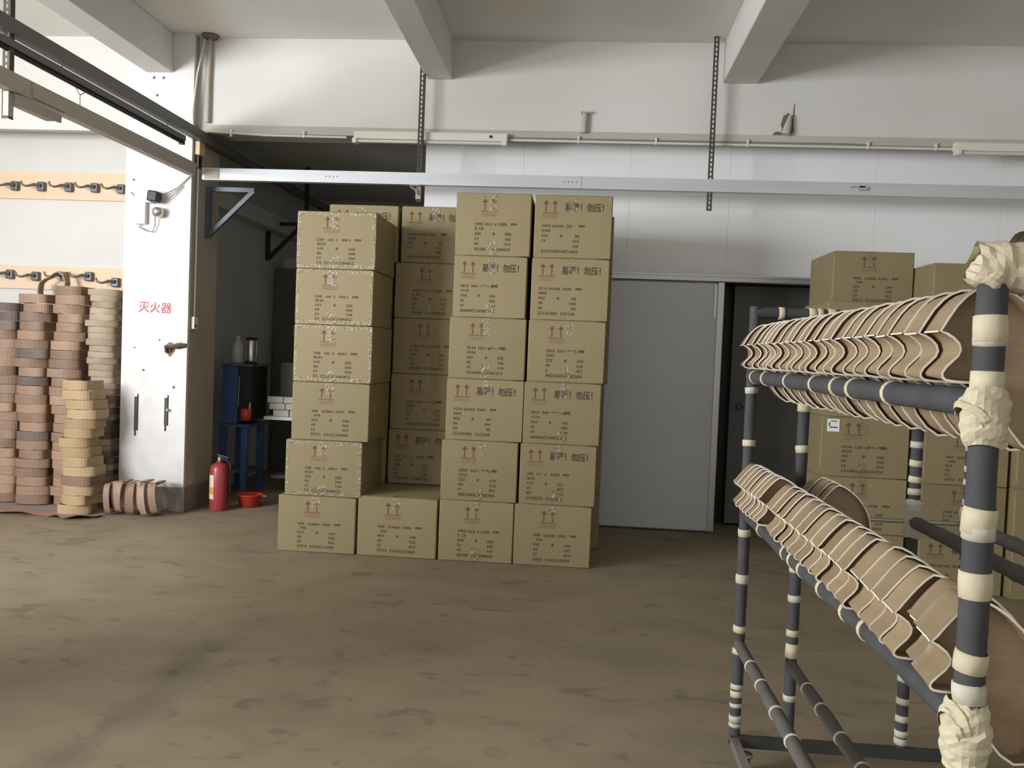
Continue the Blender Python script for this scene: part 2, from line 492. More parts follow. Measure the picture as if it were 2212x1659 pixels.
# ------------------------------------------------------------------ services on the walls
t = thing('wall_conduit', 'pale plastic conduit running under the upper wall ledge', 'conduit', (0, 0, 0))
mb = MB(); mb.tube([(-3.1, YU - .02, 3.105), (-2.6, YU - .02, 3.082), (-1.95, YU - .02, 3.078)], .010, 8)
part('pipe', mb, 'conduit', t)
mb = MB(); mb.tube([(-.64, YU - .02, 3.082), (.5, YU - .02, 3.080), (2.75, YU - .02, 3.078)], .011, 8)
part('pipe', mb, 'conduit', t)
mb = MB(); mb.tube([(-.64, YU - .02, 3.10), (.6, YU - .02, 3.10), (2.0, YU - .02, 3.102), (2.15, YU - .02, 3.09), (2.75, YU - .02, 3.09)], .005, 6)
part('cable', mb, 'wire', t)
for x in (-2.9, -2.3, -.1, .5, 1.2, 2.1, 2.6):
    part('clip', boxes(((x - .008, YU - .034, 3.065), (x + .008, YU - .0125, 3.12))), 'conduit', t)

def batten(x0, x1, z, label):
    t = thing('batten_lamp', label, 'lamp', (x0, YU - .02, z))
    L = x1 - x0
    bevelled(part('housing', boxes(((0, -.055, .012), (L, 0, .075))), 'fixture', t), .006)
    for e in (0, L - .035):
        bevelled(part('end_cap', boxes(((e, -.095, -.028), (e + .035, -.02, .0119))), 'fixture', t), .005)
    mb = MB(); mb.tube([(.036, -.065, -.008), (L - .036, -.065, -.008)], .013, 10)
    part('tube', mb, 'tube', t)
    mb = MB(); mb.tube([(L - .13, -.056, .045), (L - .13, -.066, .045)], .011, 8)
    part('starter', mb, 'black', t)
batten(-1.88, -.655, 3.045, 'unlit batten lamp mounted above the dark doorway')
batten(2.72, 3.92, 3.045, 'unlit batten lamp on the wall above the stacked cartons by the rack')

t = thing('pipe_stub', 'short capped grey pipe stub rising from the ledge', 'pipe', (-.06, YU - .03, 3.145))
mb = MB(); mb.tube([(0, 0, 0), (.004, 0, .15)], .022, 10); part('pipe', mb, 'ledge', t)
mb = MB(); mb.box((-.028, -.03, .15), (.034, .03, .163)); part('cap', mb, 'ledge', t)
t = thing('pipe_socket', 'sooty broken pipe socket above the ledge with a black stain', 'pipe', (1.50, YU - .012, 3.16))
mb = MB(); mb.tube([(-.02, -.02, 0), (-.005, -.02, .07), (.012, -.015, .15)], [.036, .028, .012], 10); part('pipe', mb, 'ledge', t)
mb = MB()
def blot(mb, cx, cz, rx, rz, y, seed, n=22):
    rg = random.Random(seed)
    vs = [(cx + rx * math.cos(2 * PI * k / n) * rg.uniform(.75, 1.1), y, cz + rz * math.sin(2 * PI * k / n) * rg.uniform(.8, 1.1)) for k in range(n)]
    mb.add(vs, [tuple(range(n))])
blot(mb, .0, .08, .052, .10, .0105, 3)
blot(mb, -.06, .01, .05, .022, .0102, 4)
mb.add([(.032, .0104, .14), (.048, .0104, .15), (.046, .0104, .25), (.042, .0104, .25)], [(0, 1, 2, 3)])
part('soot_mark', mb, 'stain', t)

# slotted steel hangers
def hanger(x, y, z0, z1, label, rz=0.0):
    t = thing('slotted_hanger', label, 'hanger', (x, y, z0), rz)
    H = z1 - z0
    mb = MB(); w, th = .040, .003
    mb.box((-w / 2, -th, 0), (-.006, 0, H)); mb.box((.006, -th, 0), (w / 2, 0, H))
    n = max(2, int(H / .036))
    for k in range(n + 1):
        z = k * (H - .012) / n
        mb.box((-.006, -th, z), (.006, 0, z + .012))
    mb.box((w / 2 - th, 0, 0), (w / 2, .036, H))
    part('angle_bar', mb, 'rust', t)
    return t
h = hanger(.915, 6.665, 2.55, 3.86, 'rusty slotted steel hanger beside the ceiling beam above the grey sliding door')
h = hanger(-1.33, 6.665, 2.56, 3.86, 'rusty slotted steel hanger by the edge of the dark doorway')
h = hanger(-3.15, 4.42, 2.56, 3.86, 'slotted steel hanger carrying the beige channel near the camera')
h = hanger(-3.255, 4.35, 2.95, 3.86, 'slotted steel hanger behind the first one, holding the grey channel')

# steel channels
def channel(name, label, a, b, hgt, dep, m, axis, end=None):
    """C-section along X or Y; a = start point (front top corner)"""
    t = thing(name, label, 'channel', a)
    L = b
    th = .004
    if axis == 'X':
        mb = boxes(((0, 0, -hgt), (L, th, 0)))
        mt = boxes(((0, th, -th), (L, dep, 0)))
        ml = boxes(((0, th, -hgt), (L, dep, -hgt + th)))
    else:
        mb = boxes(((dep - th, 0, -hgt), (dep, L, 0)))
        mt = boxes(((0, 0, -th), (dep - th, L, 0)))
        ml = boxes(((0, 0, -hgt), (dep - th, L, -hgt + th)))
    part('web', mb, m, t); part('flange', mt, m, t); part('flange', ml, m, t)
    return t
t = channel('steel_channel', 'long galvanised steel channel hung across the back wall', (-3.05, 6.59, 2.772), 6.6, .092, .06, 'galv', 'X')
mb = MB()
for x0 in (1.14, 2.97):
    for k in range(4):
        mb.tube([(x0 + k * .03 if x0 < 2 else 100, -.002, -.05), (x0 + k * .03 if x0 < 2 else 100, .001, -.05)], .004, 6)
mb = MB()
for x0 in (1.0, 2.86):
    for k in range(4):
        mb.tube([(x0 + k * .03, -.002, -.045), (x0 + k * .03, .001, -.045)], .0045, 6)
part('bolt_hole', mb, 'black', t)['kind'] = 'stuff'
part('splice_plate', boxes(((-.0 + .02, -.006, -.088), (.14, -.0005, -.004))), 'paintchan', t)
bk = part('clamp', boxes(((4.98, -.03, -.040), (5.08, -.0005, -.030)), ((5.04, -.03, -.06), (5.09, -.0005, -.03))), 'alu', t)
part('joint_line', boxes(((2.985, -.003, -.092), (2.99, -.0005, 0))), 'alu', t)
t = channel('steel_channel', 'beige painted channel running from the camera to the column', (-3.15, 2.6, 2.800), 3.97, .095, .06, 'paintchan', 'Y')
part('splice_plate', boxes(((.0605, 1.95, -.088), (.068, 2.25, -.012))), 'paintchan', t)
t = channel('steel_channel', 'dark grey upper channel running past the column into the dark room', (-3.175, 2.6, 3.09), 7.6, .075, .07, 'darkchan', 'Y')
t = thing('channel_lamp', 'dark unlit lamp bar slung under the grey upper channel', 'lamp', (-3.17, 3.2, 2.93))
bevelled(part('housing', boxes(((0, 0, .012), (.05, 3.25, .055))), 'darkchan', t), .004)
mb = MB(); mb.tube([(.025, .05, 0), (.025, 3.2, 0)], .013, 10); part('tube', mb, 'black', t)
for y in (.0, 3.21):
    part('end_cap', boxes(((.008, y, -.016), (.042, y + .04, .0115))), 'black', t)
for y in (.4, 1.7, 3.0):
    mb = MB(); mb.tube([(.025, y, .055), (.025, y, .086)], .004, 6); part('hanger_rod', mb, 'iron', t)
mb = MB(); mb.tube([(-3.145, 5.02, 2.93), (-3.145, 5.09, 2.885), (-3.145, 5.09, 2.80)], .003, 6); mb.tube([(-3.145, 5.16, 2.93), (-3.145, 5.09, 2.885)], .003, 6)
tag(link('tie_wire', mb.mesh('tie_wire', 'wire')), 'thin twisted tie wire between lamp bar and beige channel', 'wire')
# hanger feet
def foot(x, y, z, label, rz=0):
    t = thing('hanger_bracket', label, 'bracket', (x, y, z), rz)
    mb = MB()
    mb.box((-.02, -.002, -.10), (.02, .002, 0)); mb.box((-.075, -.03, -.004), (.02, .03, 0))
    mb.tube([(-.07, -.031, -.02), (-.02, -.031, -.03), (.0, -.031, -.06)], .006, 6)
    part('plate', mb, 'rust' if rz == 0 else 'paintchan', t)
t = thing('hanger_bracket', 'bent steel bracket under the beige channel near the camera', 'bracket', (-3.12, 4.42, 2.70))
mb = MB()
mb.box((-.03, -.02, -.13), (.0, .02, 0)); mb.box((-.03, .02, -.06), (.02, .35, -.05)); mb.box((.0, .02, -.05), (.02, .42, -.006)); mb.box((-.03, .02, -.05), (-.02, .2, -.01))
part('plate', mb, 'paintchan', t)
t = thing('hanger_bracket', 'small steel foot bracket below the cross channel at the dark doorway', 'bracket', (-1.33, 6.62, 2.68))
mb = MB(); mb.box((-.06, -.02, -.006), (.02, .035, -.0005)); mb.box((-.02, .03, -.10), (.02, .035, -.006)); mb.tube([(-.055, -.015, -.012), (-.02, 0, -.03), (.0, .02, -.07)], .007, 6)
part('plate', mb, 'paintchan', t)

# triangular brackets
def tri(x, y, z, w, h, th, m, label):
    t = thing('triangular_bracket', label, 'bracket', (x, y, z))
    part('upright', boxes(((0, -th / 2, -h), (th * .85, th / 2, 0))), m, t)
    part('top_arm', boxes(((th * .85, -th / 2, -th * .8), (w, th / 2, 0))), m, t)
    a = Vector((th * .4, 0, -h + .01)); b = Vector((w - .005, 0, -th * .5))
    d = (b - a); L = d.length; d.normalize()
    nrm = Vector((-d.z, 0, d.x))
    mb = MB(); vs = []
    for y_ in (-th / 2 + .003, th / 2 - .003):
        for p in (a, b):
            for s_ in (-1, 1):
                vs.append(p + nrm * s_ * th * .38 + Vector((0, y_, 0)))
    mb.add(vs, [(0, 1, 3, 2), (4, 6, 7, 5), (0, 2, 6, 4), (1, 5, 7, 3), (0, 4, 5, 1), (2, 3, 7, 6)])
    part('brace', mb, m, t)
tri(-3.194, 7.0, 2.695, .415, .42, .045, 'bluesteel', 'blue-grey triangular steel bracket fixed to the column side')
tri(-3.449, 9.05, 2.72, .40, .41, .045, 'black', 'black triangular bracket on the dark room wall')
t = thing('ceiling_rod', 'dark vertical rod hanging in the dark room behind the channel', 'rod', (-3.0, 9.0, 2.95))
part('rod', boxes(((-.02, -.02, -.1), (.02, .02, .35))), 'black', t)

# column fittings
t = thing('conduit_drop', 'thin conduit with a small white switch on the column side', 'switch', (-3.193, 6.80, 1.55))
mb = MB(); mb.tube([(.012, 0, .05), (.012, 0, 1.42)], .009, 8); part('conduit', mb, 'conduit', t)
bevelled(part('switch_box', boxes(((0, -.035, -.05), (.03, .035, .052))), 'whiteplastic', t), .006)
mb = MB(); mb.tube([(.03, -.01, -.022), (.034, -.01, -.022)], .014, 10); part('button', mb, 'black', t)
t = thing('junction_box', 'cream junction box on the column above the channel', 'junction box', (-3.193, 6.80, 2.97))
bevelled(part('box', boxes(((0, -.05, -.06), (.045, .05, .06))), 'label', t), .006)
mb = MB(); mb.box((0.004, -.035, -.16), (.03, .025, -.062)); part('breaker', mb, 'black', t)
mb = MB(); mb.tube([(-3.19, 6.712, 3.05), (-3.195, 6.708, 3.25), (-3.17, 6.72, 3.55), (-3.13, 6.76, 3.84)], .008, 8)
tag(link('column_cable', mb.mesh('column_cable', 'conduit')), 'pale cable climbing the column corner to the ceiling', 'cable')
mb = MB(); mb.tube([(-3.10, 6.77, 3.17), (-3.10, 6.77, 3.5), (-3.09, 6.77, ZC)], .017, 8); 
tag(link('drain_pipe', mb.mesh('drain_pipe', 'render')), 'dirty thin pipe in the corner beside the column top', 'pipe')
mb = MB(); mb.lathe([(.0, 0), (.06, 0), (.07, .02), (.05, .02)], (-3.08, 6.74, ZC - .022), 14)
tag(link('ceiling_collar', mb.mesh('ceiling_collar', 'stain')), 'dark broken collar where the corner pipe meets the ceiling', 'collar')

t = thing('wall_camera', 'black and white camera unit with loose cables on the white column', 'camera', (-3.50, CY, 2.53))
mb = MB(); mb.box((-.155, -.045, -.20), (-.055, 0, .03)); bevelled(part('power_box', mb, 'whiteplastic', t), .008)
mb = MB(); mb.box((-.052, -.07, -.03), (.0, -.0, .065)); bevelled(part('bracket', mb, 'whiteplastic', t), .008)
mb = MB(); mb.cbox((.035, -.075, .015), (.085, .09, .085), 0, Matrix.Rotation(.12, 3, 'Y')); bevelled(part('lens_hood', mb, 'black', t), .012, 3)
mb = MB(); mb.lathe([(0, -.045), (.03, -.04), (.045, -.015), (.045, .015), (.03, .03), (0, .035)], (.055, -.05, -.10), 14); part('joint', mb, 'steel', t)
mb = MB()
mb.tube([(.07, -.06, .02), (.13, -.03, .06), (.20, -.02, .10), (.27, -.012, .17), (.30, -.01, .20)], .004, 6)
mb.tube([(.06, -.06, -.02), (.13, -.03, .01), (.20, -.02, .07), (.24, -.015, .12)], .004, 6)
mb.tube([(.03, -.05, -.11), (.025, -.03, -.20), (.0, -.02, -.26), (-.06, -.02, -.25), (-.12, -.02, -.22), (-.10, -.02, -.20)], .004, 6)
mb.tube([(-.16, -.01, .02), (-.20, -.008, .06)], .003, 6)
part('cable', mb, 'wire', t)['kind'] = 'stuff'

t = thing('wall_bracket', 'rusty bent iron bracket on the column edge', 'bracket', (-3.305, CY, 1.33))
mb = MB(); mb.tube([(-.05, -.03, -.03), (-.055, -.03, .02), (-.02, -.04, .015), (.05, -.03, .03), (.105, -.01, .035)], [.012, .016, .013, .016, .018], 8)
mb.box((-.045, -.02, -.02), (-.02, 0, .02))
part('arm', mb, 'rust', t)
mb = MB(); blot(mb, -.035, 0, .045, .06, -.0015, 9); blot(mb, .05, .03, .06, .028, -.0012, 10)
part('rust_mark', mb, 'paleink', t)
for x, z, hh, lab, bolt in ((-3.612, .955, .30, 'long dark slot plate on the column, the one beside the plywood stacks', False), (-3.357, .955, .25, 'dark slot plate with a bright bolt on the column', True)):
    t = thing('slot_plate', lab, 'plate', (x, CY, z))
    mb = MB(); mb.box((-.016, -.008, -hh), (.016, -.001, 0)); mb.box((-.012, -.008, -hh - .045), (.0, -.001, -hh))
    bevelled(part('slot', mb, 'black', t), .003)
    mb = MB(); mb.tube([(.0, -.001, -.01), (.0, -.014, -.01)], .014, 8); part('bolt', mb, 'chrome', t)
    if bolt:
        mb = MB(); mb.tube([(.012, -.001, -.12), (.02, -.03, -.12)], .012, 8); part('bolt', mb, 'chrome', t)

# hook boards
def hook_board(z0, z1, hooks, label):
    t = thing('hook_board', label, 'hook board', (0, YW, 0))
    bevelled(part('board', boxes(((-5.6, -.025, z0), (-3.97, -.001, z1))), 'pineboard', t), .003)
    for (x, z) in hooks:
        mb = MB(); mb.box((x - .005, -.065, z - .045), (x + .060, -.0255, z + .035))
        hk = bevelled(part('hook', mb, 'iron', t), .010, 3)
        mb = MB(); mb.tube([(x + .03, -.066, .0 + z), (x - .005, -.10, z + .002), (x - .03, -.12, z - .012), (x - .055, -.13, z - .018)], [.018, .012, .010, .009], 8)
        link('arm', mb.mesh('arm', 'iron'), hk)
        mb = MB(); mb.tube([(x - .055, -.13, z - .018), (x - .085, -.135, z - .008), (x - .098, -.135, z + .022)], [.0095, .010, .009], 8)
        link('hook_tip', mb.mesh('hook_tip', 'brass'), hk)
hook_board(2.581, 2.813, [(-5.22, 2.69), (-4.99, 2.69), (-4.75, 2.69), (-4.50, 2.69), (-4.265, 2.69), (-4.03, 2.685)], 'upper pine board with a row of iron coat hooks')
hook_board(1.80, 2.002, [(-5.27, 1.925), (-5.02, 1.925), (-4.785, 1.915), (-4.525, 1.922), (-4.30, 1.928), (-4.06, 1.885)], 'lower pine board with iron hooks above the plywood stacks')

# ------------------------------------------------------------------ bent plywood bands
def band_mesh(name, w, d, h, th, m, skew=0.0, seed=0):
    """U-bent strip lying flat: bend towards -Y, legs to +Y; footprint w x d, strip height h"""
    rg = random.Random(seed)
    pts = []
    r = w / 2
    ry = r * .55
    for k in range(3):
        pts.append((-r * (1 - .03 * k), d - ry - (d - ry) * k / 3.0 - 0.0))
    n = 12
    for k in range(n + 1):
        q = PI + PI * k / n
        pts.append((r * math.cos(q) * (1 if abs(math.cos(q)) > .2 else 1), ry * .0 + ry * math.sin(q) * .8))
    for k in range(2, -1, -1):
        pts.append((r * (1 - .03 * k), d - ry - (d - ry) * k / 3.0))
    # inner offset
    P = [Vector((x, y)) for x, y in pts]
    inn = []
    for i, p in enumerate(P):
        a = P[max(i - 1, 0)]; b = P[min(i + 1, len(P) - 1)]
        t_ = (b - a).normalized()
        inn.append(p + Vector((-t_.y, t_.x)) * th)
    vs, fs = [], []
    N = len(P)
    for i in range(N):
        s_ = skew * P[i].x
        wob = rg.uniform(-.0015, .0015)
        for q, z in ((P[i], 0), (P[i], h), (inn[i], h), (inn[i], 0)):
            vs.append((q.x, q.y, z + s_ * 0 + wob))
    for i in range(N - 1):
        for k in range(4):
            k2 = (k + 1) % 4
            fs.append((i * 4 + k, (i + 1) * 4 + k, (i + 1) * 4 + k2, i * 4 + k2))
    fs.append((0, 1, 2, 3)); fs.append(tuple((N - 1) * 4 + k for k in (3, 2, 1, 0)))
    mb = MB(); mb.add(vs, fs, 0, False)
    me = mb.mesh(name, m)
    return me
BW, BD = .265, .24
band_mats = {'A': 'bandA', 'B': 'bandB', 'C': 'bandC', 'D': 'bandD'}
BM = {}
for key in band_mats:
    for v in range(3):
        for hk, hv in (('t', .074), ('s', .050)):
            BM[key, v, hk] = band_mesh('bent_band', BW, BD, hv, .013, band_mats[key], 0, v)
def band_stack(x, y, ztop, pick, where, group, thick='t', sx=1.0, jit=.012, z0=.012):
    rg = random.Random(int(x * 1000) & 0xffff)
    hh = .074 if thick == 't' else .050
    n = int(round((ztop - z0) / (hh + .001)))
    z = z0
    lean = rg.uniform(-.01, .01)
    off = 0
    for k in range(n):
        key = pick(k / n, rg)
        off = .5 * off + rg.uniform(-jit, jit) * 1.5
        o = link('bent_band', BM[key, rg.randrange(3), thick], None, (x + off, y + rg.uniform(-.012, .012), z))
        o.rotation_euler = (0, 0, rg.uniform(-.30, .30))
        o.scale = (sx * rg.uniform(.88, 1.04), 1, rg.uniform(.96, 1.0))
        tag(o, 'bent plywood band, %s from the floor in %s' % (ORD[k + 1] if k + 1 < len(ORD) else str(k + 1) + 'th', where), 'plywood band', group)
        z += hh + .001
    return z
GB = 'bent plywood bands stacked against the wall'
band_stack(-5.06, 6.74, 1.62, lambda u, r: 'D' if r.random() < .5 else 'A', 'the outermost stack past the dark topped one', GB)
band_stack(-4.775, 6.74, 1.66, lambda u, r: ('D' if u > .86 else 'A'), 'the stack topped by dark grey bands', GB)
band_stack(-4.485, 6.70, 1.735, lambda u, r: 'A' if r.random() < .93 else 'D', 'the stack under the hanging loop', GB)
band_stack(-4.205, 6.72, 1.825, lambda u, r: 'A', 'the tallest brown stack', GB)
band_stack(-3.93, 6.74, 1.79, lambda u, r: 'C' if u > .5 or r.random() < .5 else 'D', 'the pale thin-banded stack beside the column', GB, 's', .93, .008)
band_stack(-3.905, 6.40, 1.045, lambda u, r: 'B' if r.random() < .85 else 'A', 'the low yellow stack in front', GB, 't', .95, .016)
# loop hung on a hook
t = thing('hanging_band', 'thin bent plywood loop hanging from a hook on the lower board', 'plywood band', (-4.50, 7.0, 1.90))
pts = [(-.13, 0, -.20), (-.145, 0, -.13), (-.135, 0, -.06), (-.09, 0, -.02), (-.04, 0, .0), (0, 0, .035), (.04, 0, .045), (.075, 0, .02), (.10, 0, -.05), (.085, 0, -.10), (.055, 0, -.16), (.04, 0, -.22)]
mb = MB(); vs = []; fs = []
for p in pts:
    for (dx, dy, dz) in ((0, -.035, -.006), (0, .035, -.006), (0, .035, .006), (0, -.035, .006)):
        vs.append((p[0] + dz, p[1] + dy, p[2] + dz))
for i in range(len(pts) - 1):
    for k in range(4):
        fs.append((i * 4 + k, i * 4 + (k + 1) % 4, (i + 1) * 4 + (k + 1) % 4, (i + 1) * 4 + k))
mb.add(vs, fs); part('strip', mb, 'bandA', t)
# leaning pile on the floor
for k in range(9):
    x = -3.70 + .048 * k
    o = link('bent_band', BM['A', k % 3, 't'], None, (x, 6.47 + (.02 if k % 2 else -.02), .135 + .012 * (k % 3)))
    o.rotation_euler = (0.12 if k % 2 else -.06, PI / 2 + random.uniform(-.13, .13), .10 * math.sin(k * 2.1))
    o.scale = (.9, .8, .62)
    tag(o, 'bent plywood band on edge by the column plinth, %s counting towards the extinguisher' % ORD[k + 1], 'plywood band', 'bent bands lying by the column plinth')

# sheet under the stacks
mb = MB(); nx, ny = 24, 8; vs = []; fs = []
rg = random.Random(5)
for j in range(ny + 1):
    for i in range(nx + 1):
        x = -5.9 + (2.2) * i / nx; y = 6.24 + .75 * j / ny
        edge = 1.0 if j == 0 else .35 if j == 1 else 0
        vs.append((x + rg.uniform(-.012, .012), y + edge * rg.uniform(-.05, .05), .003 + edge * rg.uniform(0, .05)))
for j in range(ny):
    for i in range(nx):
        fs.append((j * (nx + 1) + i, j * (nx + 1) + i + 1, (j + 1) * (nx + 1) + i + 1, (j + 1) * (nx + 1) + i))
mb.add(vs, fs, 0, True)
for q in range(len(mb.f)):
    i = q % nx
    mb.mi[q] = 1 if 11 <= i <= 19 and q < nx * 2 else 0
o = link('floor_sheet', mb.mesh('floor_sheet', ['mat', 'matred']))
tag(o, 'crumpled dusty sheet with a red patch under the plywood stacks', 'sheet')

# ------------------------------------------------------------------ cartons
CW, CD, CH = .520, .575, .404
def carton_mesh(seed, w=CW, d=CD, h=CH):
    rg = random.Random(seed)
    us = [-1, -.975, -.6, -.2, .2, .6, .975, 1]
    bf, bs, bt = rg.uniform(.002, .006), rg.uniform(.001, .0035), rg.uniform(-.006, -.001)
    crush = [rg.uniform(.001, .006) for _ in range(8)]
    bm = bmesh.new()
    cache = {}
    def vert(a, b, c):
        key = (a, b, c)
        if key in cache:
            return cache[key]
        x, y, z = us[a], us[b], us[c]
        e = [abs(q) == 1 for q in (x, y, z)]
        X, Y, Z = x * w / 2, y * d / 2, z * h / 2
        f = lambda p, q: (1 - p * p) * (1 - q * q)
        if e[1]: Y += math.copysign(bf * f(x, z), y)
        if e[0]: X += math.copysign(bs * f(y, z), x)
        if e[2]: Z += math.copysign(bt * f(x, y), z) if z > 0 else 0
        k = sum(e)
        if k >= 2:
            ins = .0035 if k == 2 else .006 + crush[(x > 0) + 2 * (y > 0) + 4 * (z > 0)]
            if e[0]: X -= math.copysign(ins, x)
            if e[1]: Y -= math.copysign(ins, y)
            if e[2]: Z -= math.copysign(ins if z > 0 or k == 3 else ins, z)
        cache[key] = bm.verts.new((X, Y, Z + h / 2))
        return cache[key]
    n = len(us) - 1
    for i in range(n):
        for j in range(n):
            for s_ in (0, n):
                fl = s_ == 0
                for q in (((s_, i, j), (s_, i + 1, j), (s_, i + 1, j + 1), (s_, i, j + 1)),
                          ((i, s_, j), (i, s_, j + 1), (i + 1, s_, j + 1), (i + 1, s_, j)),
                          ((i, j, s_), (i + 1, j, s_), (i + 1, j + 1, s_), (i, j + 1, s_))):
                    vs = [vert(*p) for p in q]
                    if fl:
                        vs = vs[::-1]
                    fc = bm.faces.new(vs)
                    fc.smooth = (i in (0, n - 1)) or (j in (0, n - 1))
    me = bpy.data.meshes.new('carton')
    bm.to_mesh(me); bm.free()
    me.materials.append(M['carton'])
    return me, bf
def front(u, v, bf, w=CW, d=CD, h=CH, off=.0012):
    """point on the printed front; u, v in 0..1 from the top-left corner"""
    x = (u * 2 - 1); z = 1 - v * 2
    return (x * w / 2, -d / 2 - bf * (1 - x * x) * (1 - z * z) - off, h / 2 + z * h / 2)
def quad(mb, u0, v0, u1, v1, bf, mi=0, off=.0012):
    n = max(1, int(abs(u1 - u0) / .12))
    for k in range(n):
        a = u0 + (u1 - u0) * k / n; b = u0 + (u1 - u0) * (k + 1) / n
        mb.add([front(a, v1, bf, off=off), front(b, v1, bf, off=off), front(b, v0, bf, off=off), front(a, v0, bf, off=off)], [(0, 1, 2, 3)], mi)
def arrows_mb(cu, bf):
    mb = MB()
    for du in (-.058, .058):
        u = cu + du
        quad(mb, u - .007, .135, u + .007, .275, bf)
        mb.add([front(u - .036, .150, bf), front(u + .036, .150, bf), front(u, .088, bf)], [(0, 1, 2)])
    quad(mb, cu - .105, .285, cu + .105, .297, bf)
    return mb
def arrowbox_mb(cu, bf, rg):
    mb = MB()
    for r_ in range(3):
        v = .312 + .022 * r_
        u = cu - .098
        while u < cu + .09:
            l = rg.uniform(.012, .035)
            quad(mb, u, v, min(u + l, cu + .1), v + .016, bf)
            u += l + .008
    return mb
def glyph_row(mb, u, v, ue, hgt, bf, rg, dense=.72):
    """small block characters of about the printed size"""
    cw = hgt * .62
    while u + cw * .5 < ue:
        if rg.random() < .95:
            k = rg.randrange(4)
            t_ = hgt * .24
            if k == 0:
                quad(mb, u, v, u + cw * dense, v + t_, bf); quad(mb, u, v + hgt - t_, u + cw * dense, v + hgt, bf); quad(mb, u, v + t_, u + cw * .25, v + hgt - t_, bf)
            elif k == 1:
                quad(mb, u + cw * .2, v, u + cw * .5, v + hgt, bf); quad(mb, u, v + hgt * .4, u + cw * dense, v + hgt * .62, bf)
            elif k == 2:
                quad(mb, u, v, u + cw * .25, v + hgt, bf); quad(mb, u + cw * .5, v, u + cw * dense, v + hgt, bf); quad(mb, u + cw * .25, v + hgt * .4, u + cw * .5, v + hgt * .6, bf)
            else:
                quad(mb, u, v + hgt * .1, u + cw * dense, v + hgt * .9, bf)
        u += cw
def print_mb(u0, bf, rg, scrawl):
    mb = MB()
    hg = .047
    # title row
    if scrawl == 1:
        glyph_row(mb, u0, .47, u0 + .12, hg, bf, rg); glyph_row(mb, u0 + .145, .47, u0 + .22, hg, bf, rg)
        u = u0 + .25; pv = None
        for k in range(9):
            a = front(u, .455 + rg.uniform(0, .05), bf); b = front(u + rg.uniform(-.012, .02), .475 + rg.uniform(.0, .05), bf)
            mb.tube([a, b], .0022, 4, 0, False)
            if k % 2: mb.tube([b, front(u + .03, .47 + rg.uniform(0, .03), bf)], .0018, 4, 0, False)
            u += .03
        quad(mb, u0 + .42, .465, u0 + .49, .505, bf)
    else:
        glyph_row(mb, u0, .47, u0 + .11, hg, bf, rg); glyph_row(mb, u0 + .13, .475, u0 + .28, hg * .9, bf, rg); glyph_row(mb, u0 + .31, .47, u0 + .42, hg, bf, rg)
        quad(mb, u0 + .47, .47, u0 + .55, .505, bf)
    glyph_row(mb, u0, .545, u0 + .11, hg, bf, rg)
    for r_, v in enumerate((.625, .705, .785)):
        glyph_row(mb, u0, v, u0 + (.08 if r_ == 0 else .06), hg, bf, rg)
        glyph_row(mb, u0 + .40, v, u0 + .475, hg, bf, rg)
        if r_ == 0:
            quad(mb, u0 + .235, v, u0 + .262, v + .042, bf)
    glyph_row(mb, u0, .868, u0 + .48, hg * 1.1, bf, rg)
    return mb
def warn_mesh(u0, bf):
    me = text_mesh('易碎！勿压！', .046, 'warning_text', .0009)
    xs = [v.co.x for v in me.vertices]; x0, x1 = min(xs), max(xs)
    wid = .50 * CW
    for v in me.vertices:
        q = (v.co.x - x0) / (x1 - x0)
        u = u0 + q * wid / CW
        vv = .245 - v.co.y / CH * 1.25
        v.co = Vector(front(u, vv, bf, off=.0012 + v.co.z * .5))
    me.materials.clear(); me.materials.append(M['warnink'])
    return me
def tape_mb(bf, bottom, edges, rg):
    out = []
    off = .0022
    def strip(u0, v0, u1, v1):
        mb = MB(); out.append(mb)
        nu = max(1, int((u1 - u0) / .05)); nv = max(1, int((v1 - v0) / .05))
        vs = []; fs = []
        for j in range(nv + 1):
            for i in range(nu + 1):
                p = front(u0 + (u1 - u0) * i / nu, v0 + (v1 - v0) * j / nv, bf, off=off)
                vs.append((p[0], p[1] - rg.uniform(0, .002), p[2]))
        for j in range(nv):
            for i in range(nu):
                fs.append((j * (nu + 1) + i, (j + 1) * (nu + 1) + i, (j + 1) * (nu + 1) + i + 1, j * (nu + 1) + i + 1))
        mb.add(vs, fs, 0, True)
    c = .5 + rg.uniform(-.03, .03)
    strip(c - .055, .012, c + .055, rg.uniform(.20, .32))
    if bottom:
        strip(c - .055, rg.uniform(.70, .80), c + .055, .985)
    if edges:
        strip(.02, .012, .98, .07); strip(.02, .92, .98, .985)
        strip(.006, .03, .045, .97); strip(.95, .03, .992, .97)
    mb = MB(); out.append(mb)
    mb.add([(CW * (c - .555), -CD / 2 + .004, CH + .0015), (CW * (c - .445), -CD / 2 + .004, CH + .0015), (CW * (c - .445), CD / 2, CH + .0015), (CW * (c - .555), CD / 2, CH + .0015)], [(0, 1, 2, 3)])
    return out
V = []
for s_ in range(10):
    rg = random.Random(100 + s_)
    warn = s_ in (1, 3, 5, 7)
    edges = s_ in (8, 9)
    me, bf = carton_mesh(s_)
    cu, u0 = (.20, .10) if warn else ((.44, .26) if s_ % 4 != 2 else (.36, .24))
    d = {'body': me,
         'arrow_mark': arrows_mb(cu, bf).mesh('arrow_mark', 'redink'),
         'arrow_caption': arrowbox_mb(cu, bf, rg).mesh('arrow_caption', 'paleink'),
         'print_block': print_mb(u0, bf, rg, 1 if s_ in (2, 3, 6, 9) else 0).mesh('print_block', 'ink'),
         'packing_tape': [q.mesh('packing_tape', 'tape') for q in tape_mb(bf, s_ % 3 != 1, edges, rg)]}
    if warn:
        d['warning_text'] = warn_mesh(.385, bf)
    V.append(d)
